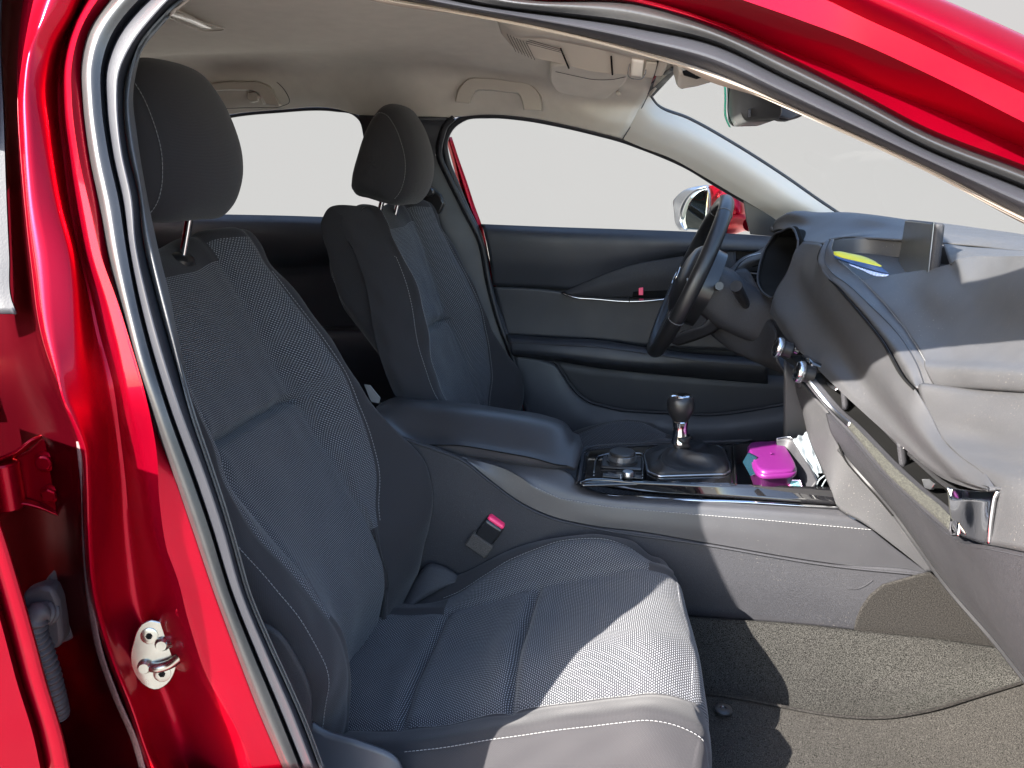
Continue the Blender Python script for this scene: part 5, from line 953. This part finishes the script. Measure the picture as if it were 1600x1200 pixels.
# far side belt and its guide
bt = loft('seat_belt', [R3([(656,330,.60),(664,360,.61),(690,440,.62),(720,505,.62),(760,600,.62)]), R3([(680,318,.60),(690,360,.61),(712,440,.62),(738,505,.62),(778,600,.62)])], M['belt'], car, nu=40, k=3, solid=.0015)
gd_ = R3([(655,300,.60),(676,292,.59),(690,303,.59),(697,318,.59),(690,334,.59),(672,334,.59),(658,326,.60)])
prism('belt_guide', gd_, (0, -.018, 0), M['smooth'], bt, bevel=.005)
lathe('guide_bolt', [(.012,0),(.012,.01),(.009,.014),(.001,.015)], P(672, 300, y=.57), (0, -1, 0), M['smooth'], bt, seg=24)
lathe('belt_button', [(.006,0),(.006,.005),(.004,.006),(.001,.006)], P(724, 460, y=.60), (0, -1, 0), M['smooth'], bt, seg=16)
tag_ = prism('care_label', R3([(569,601,-.04),(578,602,-.04),(594,622,-.04),(592,630,-.04),(580,628,-.04)]), (0, .002, 0), M['stitch'], car, bevel=0)

# ------------------------------------------------------------------ loose things
# magenta lunch box in the tray
lz = .652
q4 = RZ([(1166,692),(1223,690),(1249,736),(1184,739)], lz)
lo_ = []
for t in np.linspace(0, 2*math.pi, 80, endpoint=False):
    e_ = .42; a_ = .5+.5*math.copysign(abs(math.cos(t))**e_, math.cos(t)); b_ = .5+.5*math.copysign(abs(math.sin(t))**e_, math.sin(t))
    lo_.append((q4[0]*(1-a_)+q4[1]*a_)*(1-b_)+(q4[3]*(1-a_)+q4[2]*a_)*b_)
lo_ = np.array(lo_); lc = lo_.mean(0)
rg = [lc+(lo_-lc)*s_+np.array([0, 0, h]) for s_, h in ((.86,-.052),(.90,-.045),(.95,-.014),(.97,-.012),(1.04,-.0115),(1.05,-.010),(1.05,-.0045),(1.035,-.0035),(1.005,-.003),(1.0,-.001),(.985,.0015),(.95,.003),(.88,.0034),(.5,.0036),(.02,.0036))]
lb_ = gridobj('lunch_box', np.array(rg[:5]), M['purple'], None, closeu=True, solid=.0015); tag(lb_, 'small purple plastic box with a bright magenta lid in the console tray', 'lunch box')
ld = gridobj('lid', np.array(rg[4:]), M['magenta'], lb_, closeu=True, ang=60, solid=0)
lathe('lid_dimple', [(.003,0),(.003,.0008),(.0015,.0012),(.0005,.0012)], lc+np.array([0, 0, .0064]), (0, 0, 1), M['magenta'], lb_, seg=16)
pk = prism('blue_packet', R3([(1160,722,-.0),(1168,708,.0),(1180,714,-.02),(1184,740,-.04),(1172,744,-.04)]), (.004, .006, 0), M['blue'], None, bevel=.001)
tag(pk, 'crumpled clear blue packet squeezed beside the magenta lidded box', 'packet')
cdq = np.array([P(1192, 747, y=-.045), P(1250, 750, y=-.052), P(1255, 764, y=-.06), P(1192, 762, y=-.056)])
cdo = prism('printed_card', cdq, (0, .001, -.002), M['card'], None, bevel=0); tag(cdo, 'pale card with pink and teal print standing at the tray edge', 'card')
cn = np.cross(cdq[1]-cdq[0], cdq[3]-cdq[0]); cn /= np.linalg.norm(cn); cn = cn if cn @ (CAM-cdq[0]) > 0 else -cn
def onc(a, b): return (cdq[0]*(1-a)+cdq[1]*a)*(1-b)+(cdq[3]*(1-a)+cdq[2]*a)*b
for (a0q, a1q, b0q, b1q, m_) in ((.56,.70,.12,.9,'pink'),(.72,.96,.14,.9,'teal')):
    prism('print_block', np.array([onc(a0q,b0q), onc(a1q,b0q), onc(a1q,b1q), onc(a0q,b1q)])+cn*.0004, cn*.0003, M[m_], cdo, bevel=0)
for (a_, b_, c_, d_) in ((.76,.28,.83,.28),(.76,.28,.76,.75),(.76,.75,.83,.75),(.83,.28,.83,.75),(.87,.28,.93,.28),(.87,.28,.87,.5),(.87,.5,.93,.5),(.93,.5,.93,.75),(.87,.75,.93,.75),(.59,.3,.67,.3),(.59,.5,.67,.5),(.59,.7,.65,.7)):
    line('print_line', [onc(a_, b_)+cn*.0009, onc(c_, d_)+cn*.0009], M['white'], cdo, r=.0004, n=4)
# white face mask behind the divider
G = surf([R3([(1239,689,.06),(1251,678,.07),(1265,673,.07),(1279,671,.07),(1284,674,.06)]), R3([(1248,702,.03),(1260,694,.03),(1272,690,.03),(1285,690,.03)]), R3([(1262,724,.0),(1272,716,.0),(1282,712,.0),(1291,712,.0)]), R3([(1276,746,-.03),(1284,740,-.03),(1290,738,-.03),(1298,742,-.03)])], 40, 14)
n = normals(G); ii, jj = np.meshgrid(np.linspace(0, 1, G.shape[1]), np.linspace(0, 1, G.shape[0]))
G = G+n*(.004*np.sin(ii*11+jj*5)+.003*np.sin(jj*17-ii*8)+.002*np.sin(ii*31+jj*13))[..., None]
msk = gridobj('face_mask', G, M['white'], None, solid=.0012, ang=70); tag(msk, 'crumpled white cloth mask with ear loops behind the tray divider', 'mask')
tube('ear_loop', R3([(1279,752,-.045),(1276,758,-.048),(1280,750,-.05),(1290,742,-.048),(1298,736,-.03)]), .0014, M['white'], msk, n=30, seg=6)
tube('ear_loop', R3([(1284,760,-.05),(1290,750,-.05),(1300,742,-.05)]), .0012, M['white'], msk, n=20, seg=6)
# yellow and dark blue plastic tool on the dashboard tray
ty0 = R3([(1302,393,.083),(1308,392.5,.082),(1329,396,.07),(1351,401,.055),(1367,408,.04),(1377,416,.022)]); ty1 = R3([(1303,398,.078),(1310,401,.070),(1325,405,.055),(1343,409,.038),(1360,413,.026),(1377,417,.018)])
tl_ = loft('plastic_tool', [ty0, (ty0+ty1)/2+np.array([0, 0, .002]), ty1], M['yellow'], None, nu=40, k=4, solid=.002); tag(tl_, 'yellow and dark blue flat plastic tool lying on the dashboard tray', 'plastic tool')
loft('tool_body', [ty1, R3([(1304,401,.073),(1316,407,.060),(1329,412,.046),(1350,419,.028),(1372,425,.012),(1389,428,.0)], dz=.001)], M['navy'], tl_, nu=30, k=4, solid=.004)
loft('tool_blade', [R3([(1326,411,.047),(1350,419,.028),(1372,425,.012),(1389,428,.0)], dz=-.001), R3([(1328,413,.044),(1347,421,.028),(1367,429.5,.010),(1388,431,-.002)], dz=-.001)], M['clear'], tl_, nu=30, k=3, solid=.002)
